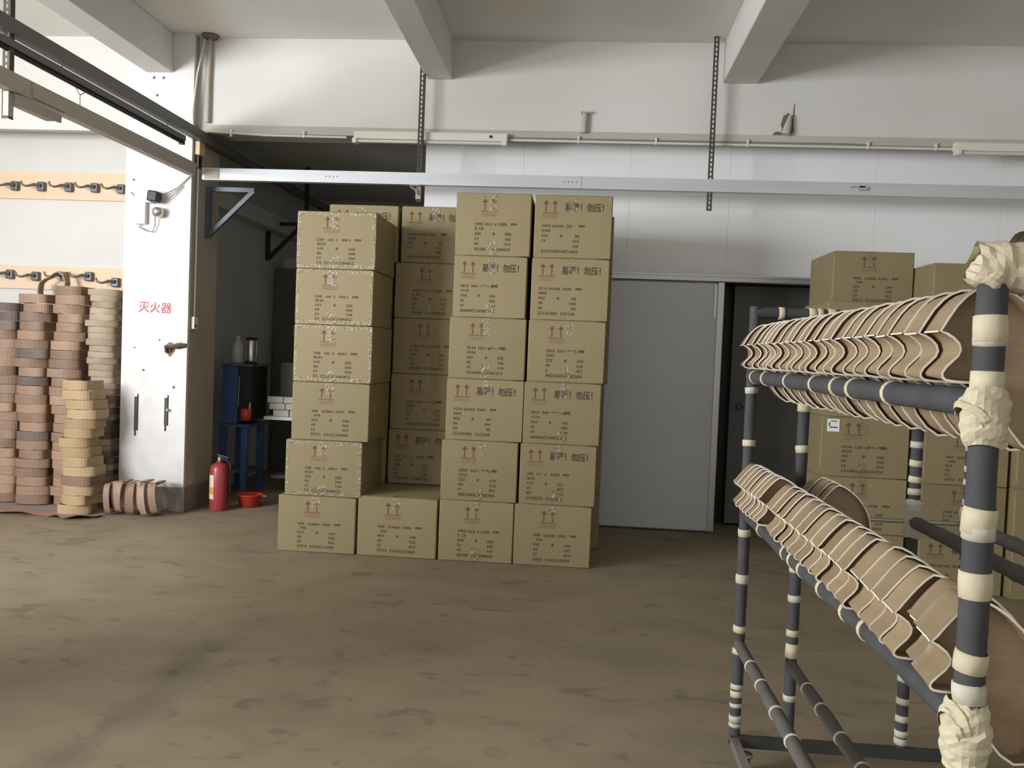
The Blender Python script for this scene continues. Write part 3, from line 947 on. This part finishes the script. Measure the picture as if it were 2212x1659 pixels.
def carton(v, x0, x1, y0, z0, z1, label, group, rz=0.0, depth=CD, bare=False):
    d = V[v]
    o = link('carton', d['body'], None, ((x0 + x1) / 2, y0 + depth / 2, z0))
    o.scale = ((x1 - x0) / CW, depth / CD, (z1 - z0) / CH)
    o.rotation_euler = (0, 0, rz)
    tag(o, label, 'carton', group)
    if not bare:
        for k, me in d.items():
            if k == 'packing_tape':
                for q in me:
                    link(k, q, o)
            elif k != 'body':
                link(k, me, o)['kind'] = 'stuff'
    return o
TIER = ['bottom', 'second', 'third', 'fourth', 'fifth', 'top']
G1 = 'brown shipping cartons stacked in the middle of the hall'
LT = [(-2.016, -1.478, 0, .384), (-1.976, -1.446, .385, .764), (-1.943, -1.408, .765, 1.158), (-1.943, -1.402, 1.159, 1.546), (-1.942, -1.408, 1.547, 1.920), (-1.944, -1.40, 1.921, 2.305)]
Z6 = [0, .408, .813, 1.224, 1.633, 2.04, 2.453]
for k, (a, b, z0, z1) in enumerate(LT):
    carton([4, 8, 4, 8, 8, 8][k], a, b, 5.65 + .0 * k, z0, z1, '%s carton of the taped tower nearest the dark doorway' % TIER[k] if k not in (0, 5) else ('%s carton of the taped tower nearest the dark doorway' % ('lowest' if k == 0 else 'uppermost')), G1)
for k in range(6):
    carton(k % 10, -1.94 if k < 5 else -1.905, -1.42 if k < 5 else -1.385, 6.235, Z6[k], Z6[k + 1], ('%s carton of the tower standing behind the taped tower' % TIER[k]), G1)
carton(4, -1.462, -.918, 5.65, 0, .404, 'single carton on the floor in the gap between the two front towers', G1, -.012)
mxs = [(-1.405, -.885), (-1.403, -.88), (-1.40, -.875), (-1.395, -.872), (-1.395, -.872), (-1.36, -.84)]
for k in range(6):
    carton([0, 5, 6, 0, 0, 1][k], mxs[k][0], mxs[k][1], 6.232 - (.0 if k else -.02), Z6[k], Z6[k + 1], '%s carton of the shaded tower set back behind the gap' % TIER[k], G1)
T3 = [(-.909, -.408), (-.908, -.396), (-.889, -.372), (-.885, -.374), (-.87, -.384), (-.87, -.371)]
for k in range(6):
    carton([0, 6, 7, 2, 3, 9][k] if k != 5 else 0, T3[k][0], T3[k][1], 5.65, Z6[k], Z6[k + 1], '%s carton of the front tower right of the gap' % TIER[k] if k else 'lowest carton of the front tower right of the gap', G1)
T4 = [(-.403, .108), (-.381, .124), (-.37, .137), (-.359, .149), (-.354, .156), (-.349, .159)]
for k in range(6):
    carton([4, 5, 3, 6, 7, 1][k], T4[k][0], T4[k][1], 5.65, Z6[k], Z6[k + 1], '%s carton of the front tower nearest the grey sliding door' % TIER[k], G1)
for k in range(6):
    carton([2, 4, 0, 4, 0, 2][k], -.345 + .01 * (k % 2), .172 + (.018 if k > 2 else 0), 6.24, Z6[k] * .985, Z6[k + 1] * .985, '%s carton behind the tower nearest the sliding door' % TIER[k], G1)
# cartons beyond the rack
G2 = 'brown shipping cartons stacked beyond the rack'
ZR = [0, .355, .71, 1.088, 1.45, 1.81, 2.17]
for k in range(6):
    a, b, y = ((1.52, 2.06, 5.52) if k < 5 else (1.635, 2.155, 5.86))
    carton([4, 0, 2, 0, 4, 4][k], a, b, y, ZR[k], ZR[k + 1], '%s carton of the tower behind the far end of the rack' % TIER[k], G2)
host = [o for o in bpy.data.objects if o.get('label', '') == 'third carton of the tower behind the far end of the rack'][0]
mb = MB(); quad(mb, .06, .04, .20, .25, .005, 0, .003)
lb_ = link('shipping_label', mb.mesh('shipping_label', 'whiteplastic'), host)
mb = MB(); quad(mb, .10, .07, .17, .085, .005, 0, .0036); quad(mb, .09, .17, .18, .19, .005, 0, .0036); quad(mb, .08, .10, .095, .16, .005, 0, .0036)
lm_ = link('label_print', mb.mesh('label_print', 'ink'), lb_); lm_['kind'] = 'stuff'
for k in range(6):
    carton([1, 0, 4, 2, 0, 0][k], 2.165, 2.68, 5.56, Z6[k] * .845, Z6[k + 1] * .845, '%s carton of the tower seen between the rack posts' % TIER[k], G2)
for k in range(6):
    carton([0, 2, 4, 2, 0, 4][k], 2.70, 3.22, 5.50, Z6[k] * .85, Z6[k + 1] * .85, '%s carton of the tower behind the near taped rack post' % TIER[k], G2)

# ------------------------------------------------------------------ rack
XA, XB, XC, XD, YF, YN_ = .585, .765, 1.145, 1.325, 3.0, 1.29
ZU, ZLO, ZT = 1.355, .885, 1.575
RP = .0195
rack = thing('tape_bound_rack', 'foam-sleeved pipe rack bound with cream masking tape, holding plywood shells', 'rack', (0, 0, 0))
def pipe(name, a, b, r=RP, m='foam', wob=.0012, n=14):
    a, b = Vector(a), Vector(b)
    L = (b - a).length
    k = max(2, int(L / .06))
    rg = random.Random(int((a.x * 7 + a.y * 13 + a.z * 29 + b.z * 3) * 1000) & 0xffff)
    pts = [a.lerp(b, i / k) for i in range(k + 1)]
    mb = MB(); mb.tube(pts, [r + rg.uniform(-wob, wob) for _ in pts], n)
    return part(name, mb, m, rack)
def band(parent, p, axis, wdt, r=RP, m='mask', tilt=0.0, tilt2=0.0):
    ax = Vector(axis).normalized()
    ax = (Matrix.Rotation(tilt, 3, 'X') @ Matrix.Rotation(tilt2, 3, 'Y') @ ax)
    p = Vector(p)
    rg = random.Random(int(p.z * 5000 + p.y * 777) & 0xffff)
    mb = MB()
    pts = [p - ax * wdt / 2, p - ax * wdt * .48, p + ax * wdt * .1, p + ax * wdt * .48, p + ax * wdt / 2]
    e = r + .0022
    mb.tube(pts, [r, e + rg.uniform(-.0005, .001), e + rg.uniform(-.0005, .0012), e, r], 14, 0, False)
    return link('tape_band', mb.mesh('tape_band', m), parent)
def lump(parent, p, axis, L, r, seed, m='mask'):
    """crumpled wrap of masking tape round a joint"""
    rg = random.Random(seed)
    ax = Vector(axis).normalized()
    a = ax.orthogonal().normalized(); b = ax.cross(a)
    n, k = 22, 14
    ph = [rg.uniform(0, 6.28) for _ in range(8)]
    vs, fs = [], []
    for i in range(k + 1):
        t_ = i / k
        env = .82 + .3 * math.sin(PI * t_) ** .6
        for j in range(n):
            q = 2 * PI * j / n
            saw = ((t_ * 4.2 + .35 * math.sin(q + ph[0]) + .12 * math.sin(3 * q + ph[1])) % 1.0)
            rad = r * (env + .16 * saw + .07 * math.sin(2 * q + ph[2]) + .05 * math.sin(3 * q + 9 * t_ + ph[3]) + rg.uniform(-.03, .03))
            vs.append(Vector(p) + ax * (L * (t_ - .5) + .12 * r * math.sin(2 * q + ph[4])) + (a * math.cos(q) + b * math.sin(q)) * rad)
    for i in range(k):
        for j in range(n):
            j2 = (j + 1) % n
            fs.append((i * n + j, i * n + j2, (i + 1) * n + j2, (i + 1) * n + j))
    mb = MB(); mb.add(vs, fs, 0, False)
    return link('tape_wrap', mb.mesh('tape_wrap', m), parent)
UP = (0, 0, 1)
# far posts
def far_post(x, z0, z1, bands):
    p = pipe('post', (x, YF, z0), (x, YF, z1))
    for (z, w_, m) in bands:
        band(p, (x, YF, z), UP, w_, RP, m, random.uniform(-.1, .1), random.uniform(-.1, .1))
    return p
def zs(px, *pys):
    return [at_z(px, y_, YF) for y_ in pys]
ba = [(at_z(1622, 843, YF), .022, 'maskw'), (at_z(1618, 957, YF), .022, 'mask'), (at_z(1608, 1150, YF), .026, 'maskw'), (at_z(1604, 1250, YF), .032, 'maskw'), (at_z(1600, 1357, YF), .024, 'mask'),
      (at_z(1594, 1406, YF), .020, 'mask'), (at_z(1592, 1482, YF), .018, 'maskw'), (at_z(1591, 1497, YF), .022, 'mask'), (at_z(1590, 1522, YF), .014, 'maskw'), (at_z(1589, 1550, YF), .024, 'maskw'), (at_z(1588, 1564, YF), .014, 'maskw')]
pA = far_post(XA, .10, ZT + .02, ba)
pB = far_post(XB, .085, ZT, [(at_z(1735, 880, YF), .030, 'mask'), (at_z(1733, 970, YF), .026, 'mask'), (at_z(1717, 1230, YF), .020, 'mask'), (at_z(1716, 1292, YF), .024, 'maskw'), (at_z(1712, 1366, YF), .022, 'mask'), (at_z(1710, 1405, YF), .050, 'mask'), (at_z(1707, 1506, YF), .022, 'maskw')])
pC = far_post(XC, .085, ZT, [(at_z(1977, y_, YF), .022, m_) for y_, m_ in ((960, 'maskw'), (1000, 'mask'), (1036, 'mask'), (1062, 'mask'), (1085, 'maskw'), (1112, 'mask'), (1466, 'maskw'), (1515, 'maskw'), (1553, 'maskw'), (1585, 'maskw'), (1602, 'maskw'))])
pD = far_post(XD, .085, ZT, [(at_z(2095, y_, YF), .020, m_) for y_, m_ in ((968, 'maskw'), (1012, 'maskw'), (1042, 'maskw'), (1086, 'maskw'), (1110, 'mask'), (1170, 'maskw'), (1190, 'maskw'), (1215, 'maskw'), (1252, 'maskw'))])
lump(pC, (XC, YF, ZLO + .01), UP, .13, .027, 21, 'maskw')
lump(pD, (XD, YF, ZLO + .01), UP, .10, .026, 22, 'maskw')
pT = pipe('top_bar', (XA - .005, YF, ZT), (XD, YF, ZT), RP)
for x, w_ in ((.672, .020), (.775, .026), (.80, .02), (.84, .03)):
    band(pT, (x, YF, ZT), (1, 0, 0), w_, RP, 'mask')
# rails along the rack
def rail(x, z, r, m, ys, name='rail', y0=YN_, y1=YF, tilt=.35, bm_='mask', bw=.014):
    p = pipe(name, (x, y0, z), (x, y1, z), r, m)
    for y_ in ys:
        band(p, (x, y_, z), (0, 1, 0), bw, r, bm_, 0.0, 0.0)
    return p
rU = rail(XA, ZU, .0215, 'foam', (1.66, 1.88, 2.0, 2.18, 2.45, 2.75, 2.93))
rail(XB, ZU, .0195, 'foam', (1.6, 2.2))
rail(XC, ZU, .0195, 'foam', (1.5, 2.1, 2.6))
rail(XD, ZU, .0195, 'foam', (1.5, 2.1, 2.6))
rL = rail(XA, ZLO, .0215, 'foam', (1.72, 1.84, 2.02, 2.2, 2.3, 2.38, 2.7))
rail(XB, ZLO, .0195, 'foam', (1.6, 2.2))
rail(XC, ZLO, .021, 'greyfoam', (2.62, 2.3, 1.95, 1.6), bm_='greyfoam', bw=.02)
rail(XD, ZLO, .021, 'greyfoam', (2.7, 2.3, 1.95, 1.6), bm_='greyfoam', bw=.02)
for x, z in ((XA, .425), (XB, .365)):
    rail(x, z, .0195, 'greyfoam', (2.78, 2.62, 2.42, 2.24, 2.05, 1.9, 1.7), 'lower_rail', bm_='maskw', bw=.010)
for x in (XA - .003, XD + .003):
    part('base_rail', boxes(((x - .014, YN_, .075), (x + .014, YF - .02, .103))), 'chrome', rack)
part('cross_bar', boxes(((XA - .015, YF - .02, .068), (XD + .02, YF - .0, .108)), ((XA - .015, YF + .001, .068), (XD + .02, YF + .03, .072))), 'frame', rack)
mb = MB(); mb.tube([(XA, YF - .001, ZLO), (XD, YF - .001, ZLO)], .008, 8); part('cross_bar', mb, 'chrome', rack)
part('cross_bar', boxes(((XA - .015, YN_ - .02, .068), (XD + .02, YN_ + .0, .108))), 'frame', rack)
def caster(x, y):
    mb = MB(); mb.lathe([(.0, .066), (.026, .066), (.026, .060), (.022, .056), (.0, .056)], (x, y, 0), 14)
    mb.box((x - .02, y - .016, .024), (x - .015, y + .016, .056)); mb.box((x + .015, y - .016, .024), (x + .02, y + .016, .056))
    c = part('caster', mb, 'chrome', rack)
    mb = MB(); mb.tube([(x - .0145, y, .024), (x + .0145, y, .024)], .024, 16)
    link('wheel', mb.mesh('wheel', 'rubber'), c)
for x in (XA + .028, XD - .01):
    for y in (YF - .055, YN_ + .04):
        caster(x, y)
# near post with its wraps
RN = .0205
pN = pipe('post', (XA, YN_, .10), (XA, YN_, ZT - .02), RN, 'foam', .0006, 18)
def zn(px, py):
    return at_z(px, py, YN_)
for (px, py, w_, m_) in ((2153, 712, .040, 'mask'), (2150, 738, .012, 'maskw'), (2140, 832, .040, 'mask'), (2132, 1125, .040, 'mask'), (2130, 1150, .02, 'maskw'), (2123, 1264, .040, 'mask'), (2112, 1428, .030, 'mask'), (2110, 1497, .030, 'maskw')):
    band(pN, (XA, YN_, zn(px, py)), UP, w_, RN, m_, random.uniform(-.12, .12), random.uniform(-.08, .08))
lump(pN, (XA, YN_, zn(2138, 900)), UP, .085, .027, 31)
lump(pN, (XA - .006, YN_, zn(2136, 885)), (0.8, .3, .5), .06, .024, 32)
lump(pN, (XA - .002, YN_, zn(2103, 1590)), UP, .10, .028, 33)
lump(pN, (XA - .004, YN_, zn(2098, 1555)), (.9, .2, .45), .055, .026, 34)
pN2 = pipe('post', (XD, YN_, .10), (XD, YN_, ZT - .02), RN, 'foam', .0006, 18)
pT2 = pipe('top_bar', (XA - .005, YN_, ZT - .028), (XD, YN_, ZT - .028), RN, 'foam')
lump(pT2, (XA + .035, YN_, ZT - .024), (1, .0, -.12), .13, .030, 35)
lump(pT2, (XA + .075, YN_, ZT - .012), (1, .0, -.3), .10, .030, 36)
lump(pT2, (XA - .004, YN_ - .002, ZT - .028), (.5, 0, .7), .055, .022, 37)

# ------------------------------------------------------------------ nested plywood shells
tail = [(.028, .014), (.036, -.010), (.050, -.040), (.070, -.064), (.092, -.078), (.112, -.076), (.128, -.058), (.138, -.030), (.141, .000), (.139, .030)]
sgap = [(-.030, .0262), (-.011, .0255), (.010, .0255)]
half_u = [(.132, .060), (.120, .088), (.104, .112), (.086, .133), (.066, .152), (.050, .163), (.036, .169), (.021, .174), (.007, .173), (-.008, .167), (-.020, .158), (-.034, .142), (-.046, .122), (-.056, .103),
          (-.045, .0975), (-.036, .092), (-.028, .084), (-.0255, .076), (-.0285, .068), (-.036, .060), (-.0455, .050), (-.0505, .041), (-.0495, .033), (-.043, .028)] + sgap + tail
half_l = [(.134, .060), (.124, .088), (.110, .112), (.094, .132), (.072, .152), (.054, .164), (.038, .1715), (.022, .1735), (.009, .164), (-.006, .148), (-.015, .137), (-.025, .124), (-.032, .114), (-.040, .104),
          (-.029, .097), (-.017, .088), (-.011, .079), (-.012, .071), (-.018, .062), (-.028, .052), (-.036, .043), (-.0385, .037), (-.037, .031), (-.031, .0275), (-.020, .0262), (-.006, .0255), (.010, .0255)] + tail
CI = 13
CXC, CZC = .045, .050
TH = .0038
def shell_meshes(half, seed):
    rg = random.Random(seed)
    P = [Vector(p) for p in half]
    N = len(P)
    inn = []
    for i in range(N):
        a, b, p = P[i - 1], P[(i + 1) % N], P[i]
        t_ = (b - a).normalized()
        n_ = Vector((-t_.y, t_.x))
        k = TH
        inn.append(p + n_ * k)
    # orientation: make sure the offset goes inwards
    c = Vector((CXC, CZC))
    if (inn[3] - c).length > (P[3] - c).length:
        inn = [p * 2 - q for p, q in zip(P, inn)]
    rings = [(0, .0), (.022, .0030), (.068, .0062), (.092, .0085)]
    nrm = [(q - p).normalized() for p, q in zip(P, inn)]
    vs, fs, mi = [], [], []
    def ring(pts, y, s_):
        o = len(vs)
        for p, n_ in zip(pts, nrm):
            q = p + n_ * s_
            vs.append((q.x, y, q.y))
        return o
    outer = [ring(P, y, s_) for y, s_ in rings]
    inner = [ring(inn, y, s_) for y, s_ in rings[:2]]
    mb = MB()
    fo, fi = [], []
    for r_ in range(len(rings) - 1):
        for i in range(N):
            j = (i + 1) % N
            fo.append((outer[r_] + i, outer[r_ + 1] + i, outer[r_ + 1] + j, outer[r_] + j))
            if r_ == 0:
                fi.append((inner[r_] + i, inner[r_] + j, inner[r_ + 1] + j, inner[r_ + 1] + i))
    mb.add(vs, fo + [tuple(outer[-1] + i for i in range(N))], 0, True)
    nf = len(fo)
    mb.sm[nf] = False
    mb.add(vs, fi, 1, True)
    mb.add([vs[inner[-1] + i] for i in range(N)], [tuple(reversed(range(N)))], 1, False)
    body = mb.mesh('plywood_shell', ['wood', 'woodin'])
    eb = MB()
    e_vs = [vs[outer[0] + i] for i in range(N)] + [vs[inner[0] + i] for i in range(N)]
    e_vs = [(x, y - .0006, z) for x, y, z in e_vs]
    eb.add(e_vs, [(i, (i + 1) % N, N + (i + 1) % N, N + i) for i in range(N)])
    # raw edge along the side corner ridge
    for ci, sgn in ((CI, -1),):
        pts = []
        for y, s_ in rings[:3]:
            q = P[ci] + nrm[ci] * s_
            pts.append((q.x + sgn * .0003, y - .0006, q.y - .0005))
        eb.tube(pts, [.0014, .0014, .0014], 6, 0, False)
    edge = eb.mesh('cut_edge', 'ply_edge')
    return body, edge
SU = [shell_meshes(half_u, s_) for s_ in range(1)]
SLm = [shell_meshes(half_l, s_) for s_ in range(1)]
def shell_row(meshes, z, ys, where, group, offs):
    rg = random.Random(int(z * 100))
    for k, y in enumerate(ys):
        b, e = meshes[0]
        dx, dz = offs(k, rg)
        o = link('plywood_shell', b, None, (XA + dx, y, z + dz))
        o.rotation_euler = (rg.uniform(-.015, .015), rg.uniform(-.012, .012), rg.uniform(-.02, .02))
        tag(o, 'moulded plywood seat shell, %s from the near post in the %s rail row' % (ORD[k + 1] if k + 1 < len(ORD) else '%dth' % (k + 1), where), 'plywood shell', group)
        link('cut_edge', e, o)
ys = [1.335 + .0695 * k + random.uniform(-.007, .007) for k in range(23)]
shell_row(SU, ZU, ys, 'upper', 'plywood shells on the upper rails', lambda k, r: (r.uniform(-.004, .004) + (-.004 if k > 13 else 0), r.uniform(0, .003)))
ys = [1.335, 1.395] + [1.485 + .0695 * k + random.uniform(-.006, .006) for k in range(15)]
ys = ys + [ys[-1] + .125 + .053 * k for k in range(7)]
shell_row(SLm, ZLO, ys, 'lower', 'plywood shells on the lower rails', lambda k, r: (r.uniform(-.004, .004) + (.012 if k == 1 else -.015 if k > 16 else 0), r.uniform(0, .003) + (.006 if k > 16 else 0)))

for k in range(4):
    b, e = SLm[0]
    o = link('plywood_shell', b, None, (XA + .192 + random.uniform(-.003, .003), 2.68 + .060 * k, ZLO - .003 + random.uniform(0, .003)))
    o.scale = (.9, 1, .90)
    tag(o, 'plywood seat shell in the short second lower row, %s from its near end' % ORD[k + 1], 'plywood shell', 'plywood shells in the short second row')
    link('cut_edge', e, o)

# ------------------------------------------------------------------ things by the dark doorway
t = thing('fire_extinguisher', 'red fire extinguisher standing beside the column plinth', 'extinguisher', (-2.975, 6.90, 0))
mb = MB(); mb.lathe([(0, 0), (.070, 0), (.075, .01), (.075, .345), (.066, .375), (.04, .395), (.022, .40), (.022, .415), (0, .415)], (0, 0, 0), 22); part('cylinder', mb, 'extred', t)
mb = MB(); mb.tube([(0, 0, .415), (0, 0, .445)], .018, 10); part('valve', mb, 'chrome', t)
mb = MB(); mb.cbox((.03, 0, .455), (.10, .02, .012), 0, Matrix.Rotation(.25, 3, 'Y')); mb.cbox((.035, 0, .435), (.09, .018, .008), 0, Matrix.Rotation(.45, 3, 'Y')); part('handle', mb, 'black', t)
mb = MB(); mb.tube([(.01, .0, .43), (.06, .02, .43), (.085, .02, .38), (.088, .02, .25), (.085, .02, .15)], .009, 8); part('hose', mb, 'black', t)
mb = MB(); n = 10
vs = []
for k in range(n + 1):
    q = PI * 1.02 + PI * .42 * k / n
    for z in (.10, .30):
        vs.append((.0758 * math.cos(q), .0758 * math.sin(q), z))
mb.add(vs, [(2 * k, 2 * k + 2, 2 * k + 3, 2 * k + 1) for k in range(n)], 0, True); part('label', mb, 'label', t)
mb = MB(); vs = []
for k in range(n + 1):
    q = PI * 1.02 + PI * .42 * k / n
    for z in (.14, .20):
        vs.append((.0764 * math.cos(q), .0764 * math.sin(q), z))
mb.add(vs, [(2 * k, 2 * k + 2, 2 * k + 3, 2 * k + 1) for k in range(n)], 0, True); part('label_band', mb, 'labelink', t)

t = thing('red_basin', 'small red plastic basin on the floor by the extinguisher', 'basin', (-2.80, 7.13, 0))
mb = MB(); mb.lathe([(0, .004), (.078, .004), (.105, .10), (.118, .104), (.118, .11), (.10, .106), (.075, .012), (0, .012)], (0, 0, 0), 24); part('bowl', mb, 'redplastic', t)
mb = MB(); mb.cbox((.128, 0, .10), (.05, .04, .008)); part('lug', mb, 'redplastic', t)

t = thing('blue_stand', 'blue steel machine stand with a dark door behind the extinguisher', 'stand', (-3.28, 7.62, 0))
bevelled(part('cabinet', boxes(((0, .0, .66), (.145, .42, 1.19))), 'blue', t), .006)
part('door', boxes(((.146, -.0, .69), (.27, .40, 1.19))), 'black', t)
part('top', boxes(((-.01, -.02, 1.191), (.29, .43, 1.21))), 'bluesteel', t)
part('bottom_tray', boxes(((-.02, -.02, .63), (.27, .43, .659))), 'blue', t)
for x, y in ((.19, .0), (-.02, .0), (.19, .38), (-.02, .38)):
    part('leg', boxes(((x, y, 0), (x + .06, y + .04, .629))), 'blue', t)
part('shelf', boxes(((-.02, .041, .20), (.25, .379, .225))), 'bluesteel', t)
mb = MB(); mb.tube([(.16, -.012, .82), (.165, -.012, 1.10)], .004, 6); part('handle', mb, 'chrome', t)
t = thing('water_bottle', 'clear plastic bottle on the blue stand', 'bottle', (-3.195, 7.75, 1.211))
mb = MB(); mb.lathe([(0, 0), (.055, 0), (.06, .02), (.056, .10), (.06, .13), (.045, .19), (.020, .225), (.016, .235)], (0, 0, 0), 16); part('body', mb, 'bottle', t)
mb = MB(); mb.tube([(0, 0, .236), (0, 0, .255)], .018, 10); part('cap', mb, 'white', t)
t = thing('steel_flask', 'brushed steel flask with black lid on the blue stand', 'flask', (-3.055, 7.72, 1.211))
mb = MB(); mb.lathe([(0, .02), (.052, .02), (.055, .03), (.055, .215), (.05, .222), (0, .222)], (0, 0, 0), 18); part('body', mb, 'steel', t)
mb = MB(); mb.lathe([(0, .223), (.052, .223), (.05, .245), (0, .25)], (0, 0, 0), 18); part('lid', mb, 'black', t)
mb = MB(); mb.lathe([(0, 0), (.056, 0), (.056, .019), (0, .019)], (0, 0, 0), 18); part('base', mb, 'black', t)
t = thing('red_cup', 'red cup hanging on the corner of the blue stand', 'cup', (-3.03, 7.575, .70))
mb = MB(); mb.lathe([(0, 0), (.045, 0), (.05, .105), (.046, .105), (.042, .006), (0, .006)], (0, 0, 0), 16); part('body', mb, 'redplastic', t)
mb = MB(); mb.tube([(.03, 0, .1), (.035, 0, .16)], .009, 8); part('handle', mb, 'label', t)

t = thing('work_table', 'work table with a pale edge standing in the dark room', 'table', (-2.93, 7.75, 0))
part('tabletop', boxes(((0, 0, .70), (1.2, .65, .73))), 'fixture', t)
for x, y in ((.28, .05), (1.1, .05), (.28, .55), (1.1, .55)):
    part('leg', boxes(((x, y, 0), (x + .05, y + .05, .699))), 'black', t)
part('lower_shelf', boxes(((.05, .1, .14), (1.1, .6, .17))), 'locker', t)
n_ = 0
for r_, (zz, xs) in enumerate(((.731, (-2.86, -2.70, -2.54)), (.793, (-2.90, -2.745, -2.59)), (.855, (-2.92, -2.765, -2.60)))):
    for x in xs:
        n_ += 1
        o = bevelled(link('paper_box', boxes(((x, 7.80 + .004 * r_, zz), (x + .148, 7.92, zz + .058))).mesh('paper_box', 'white')), .004)
        tag(o, 'small white paper box on the work table, %s along in the %s layer' % (ORD[(n_ - 1) % 3 + 1], ('lowest', 'middle', 'upper')[r_]), 'box', 'white paper boxes on the work table')
t = thing('equipment_case', 'dark equipment case on the work table behind the white boxes', 'case', (-2.88, 8.02, .731))
bevelled(part('case', boxes(((0, 0, 0), (.5, .3, .50))), 'locker', t), .008)
mb = MB(); mb.tube([(.15, -.012, .25), (.15, -.012, .42)], .005, 6); part('handle', mb, 'chrome', t)
t = thing('tall_locker', 'dark grey locker against the dark room wall', 'locker', (-3.44, 9.3, 0))
bevelled(part('body', boxes(((0, 0, 0), (.30, .45, 2.25))), 'locker', t), .006)
part('door', boxes(((.02, -.012, .1), (.28, -.001, 1.85))), 'locker', t)
mb = MB(); mb.box((.24, -.03, 1.5), (.255, -.013, 1.62)); part('handle', mb, 'chrome', t)
t = thing('notice_card', 'small pale notice leaning on top of the dark locker', 'notice', (-3.36, 9.35, 2.251))
part('card', boxes(((0, 0, 0), (.14, .01, .11))), 'bottle', t)
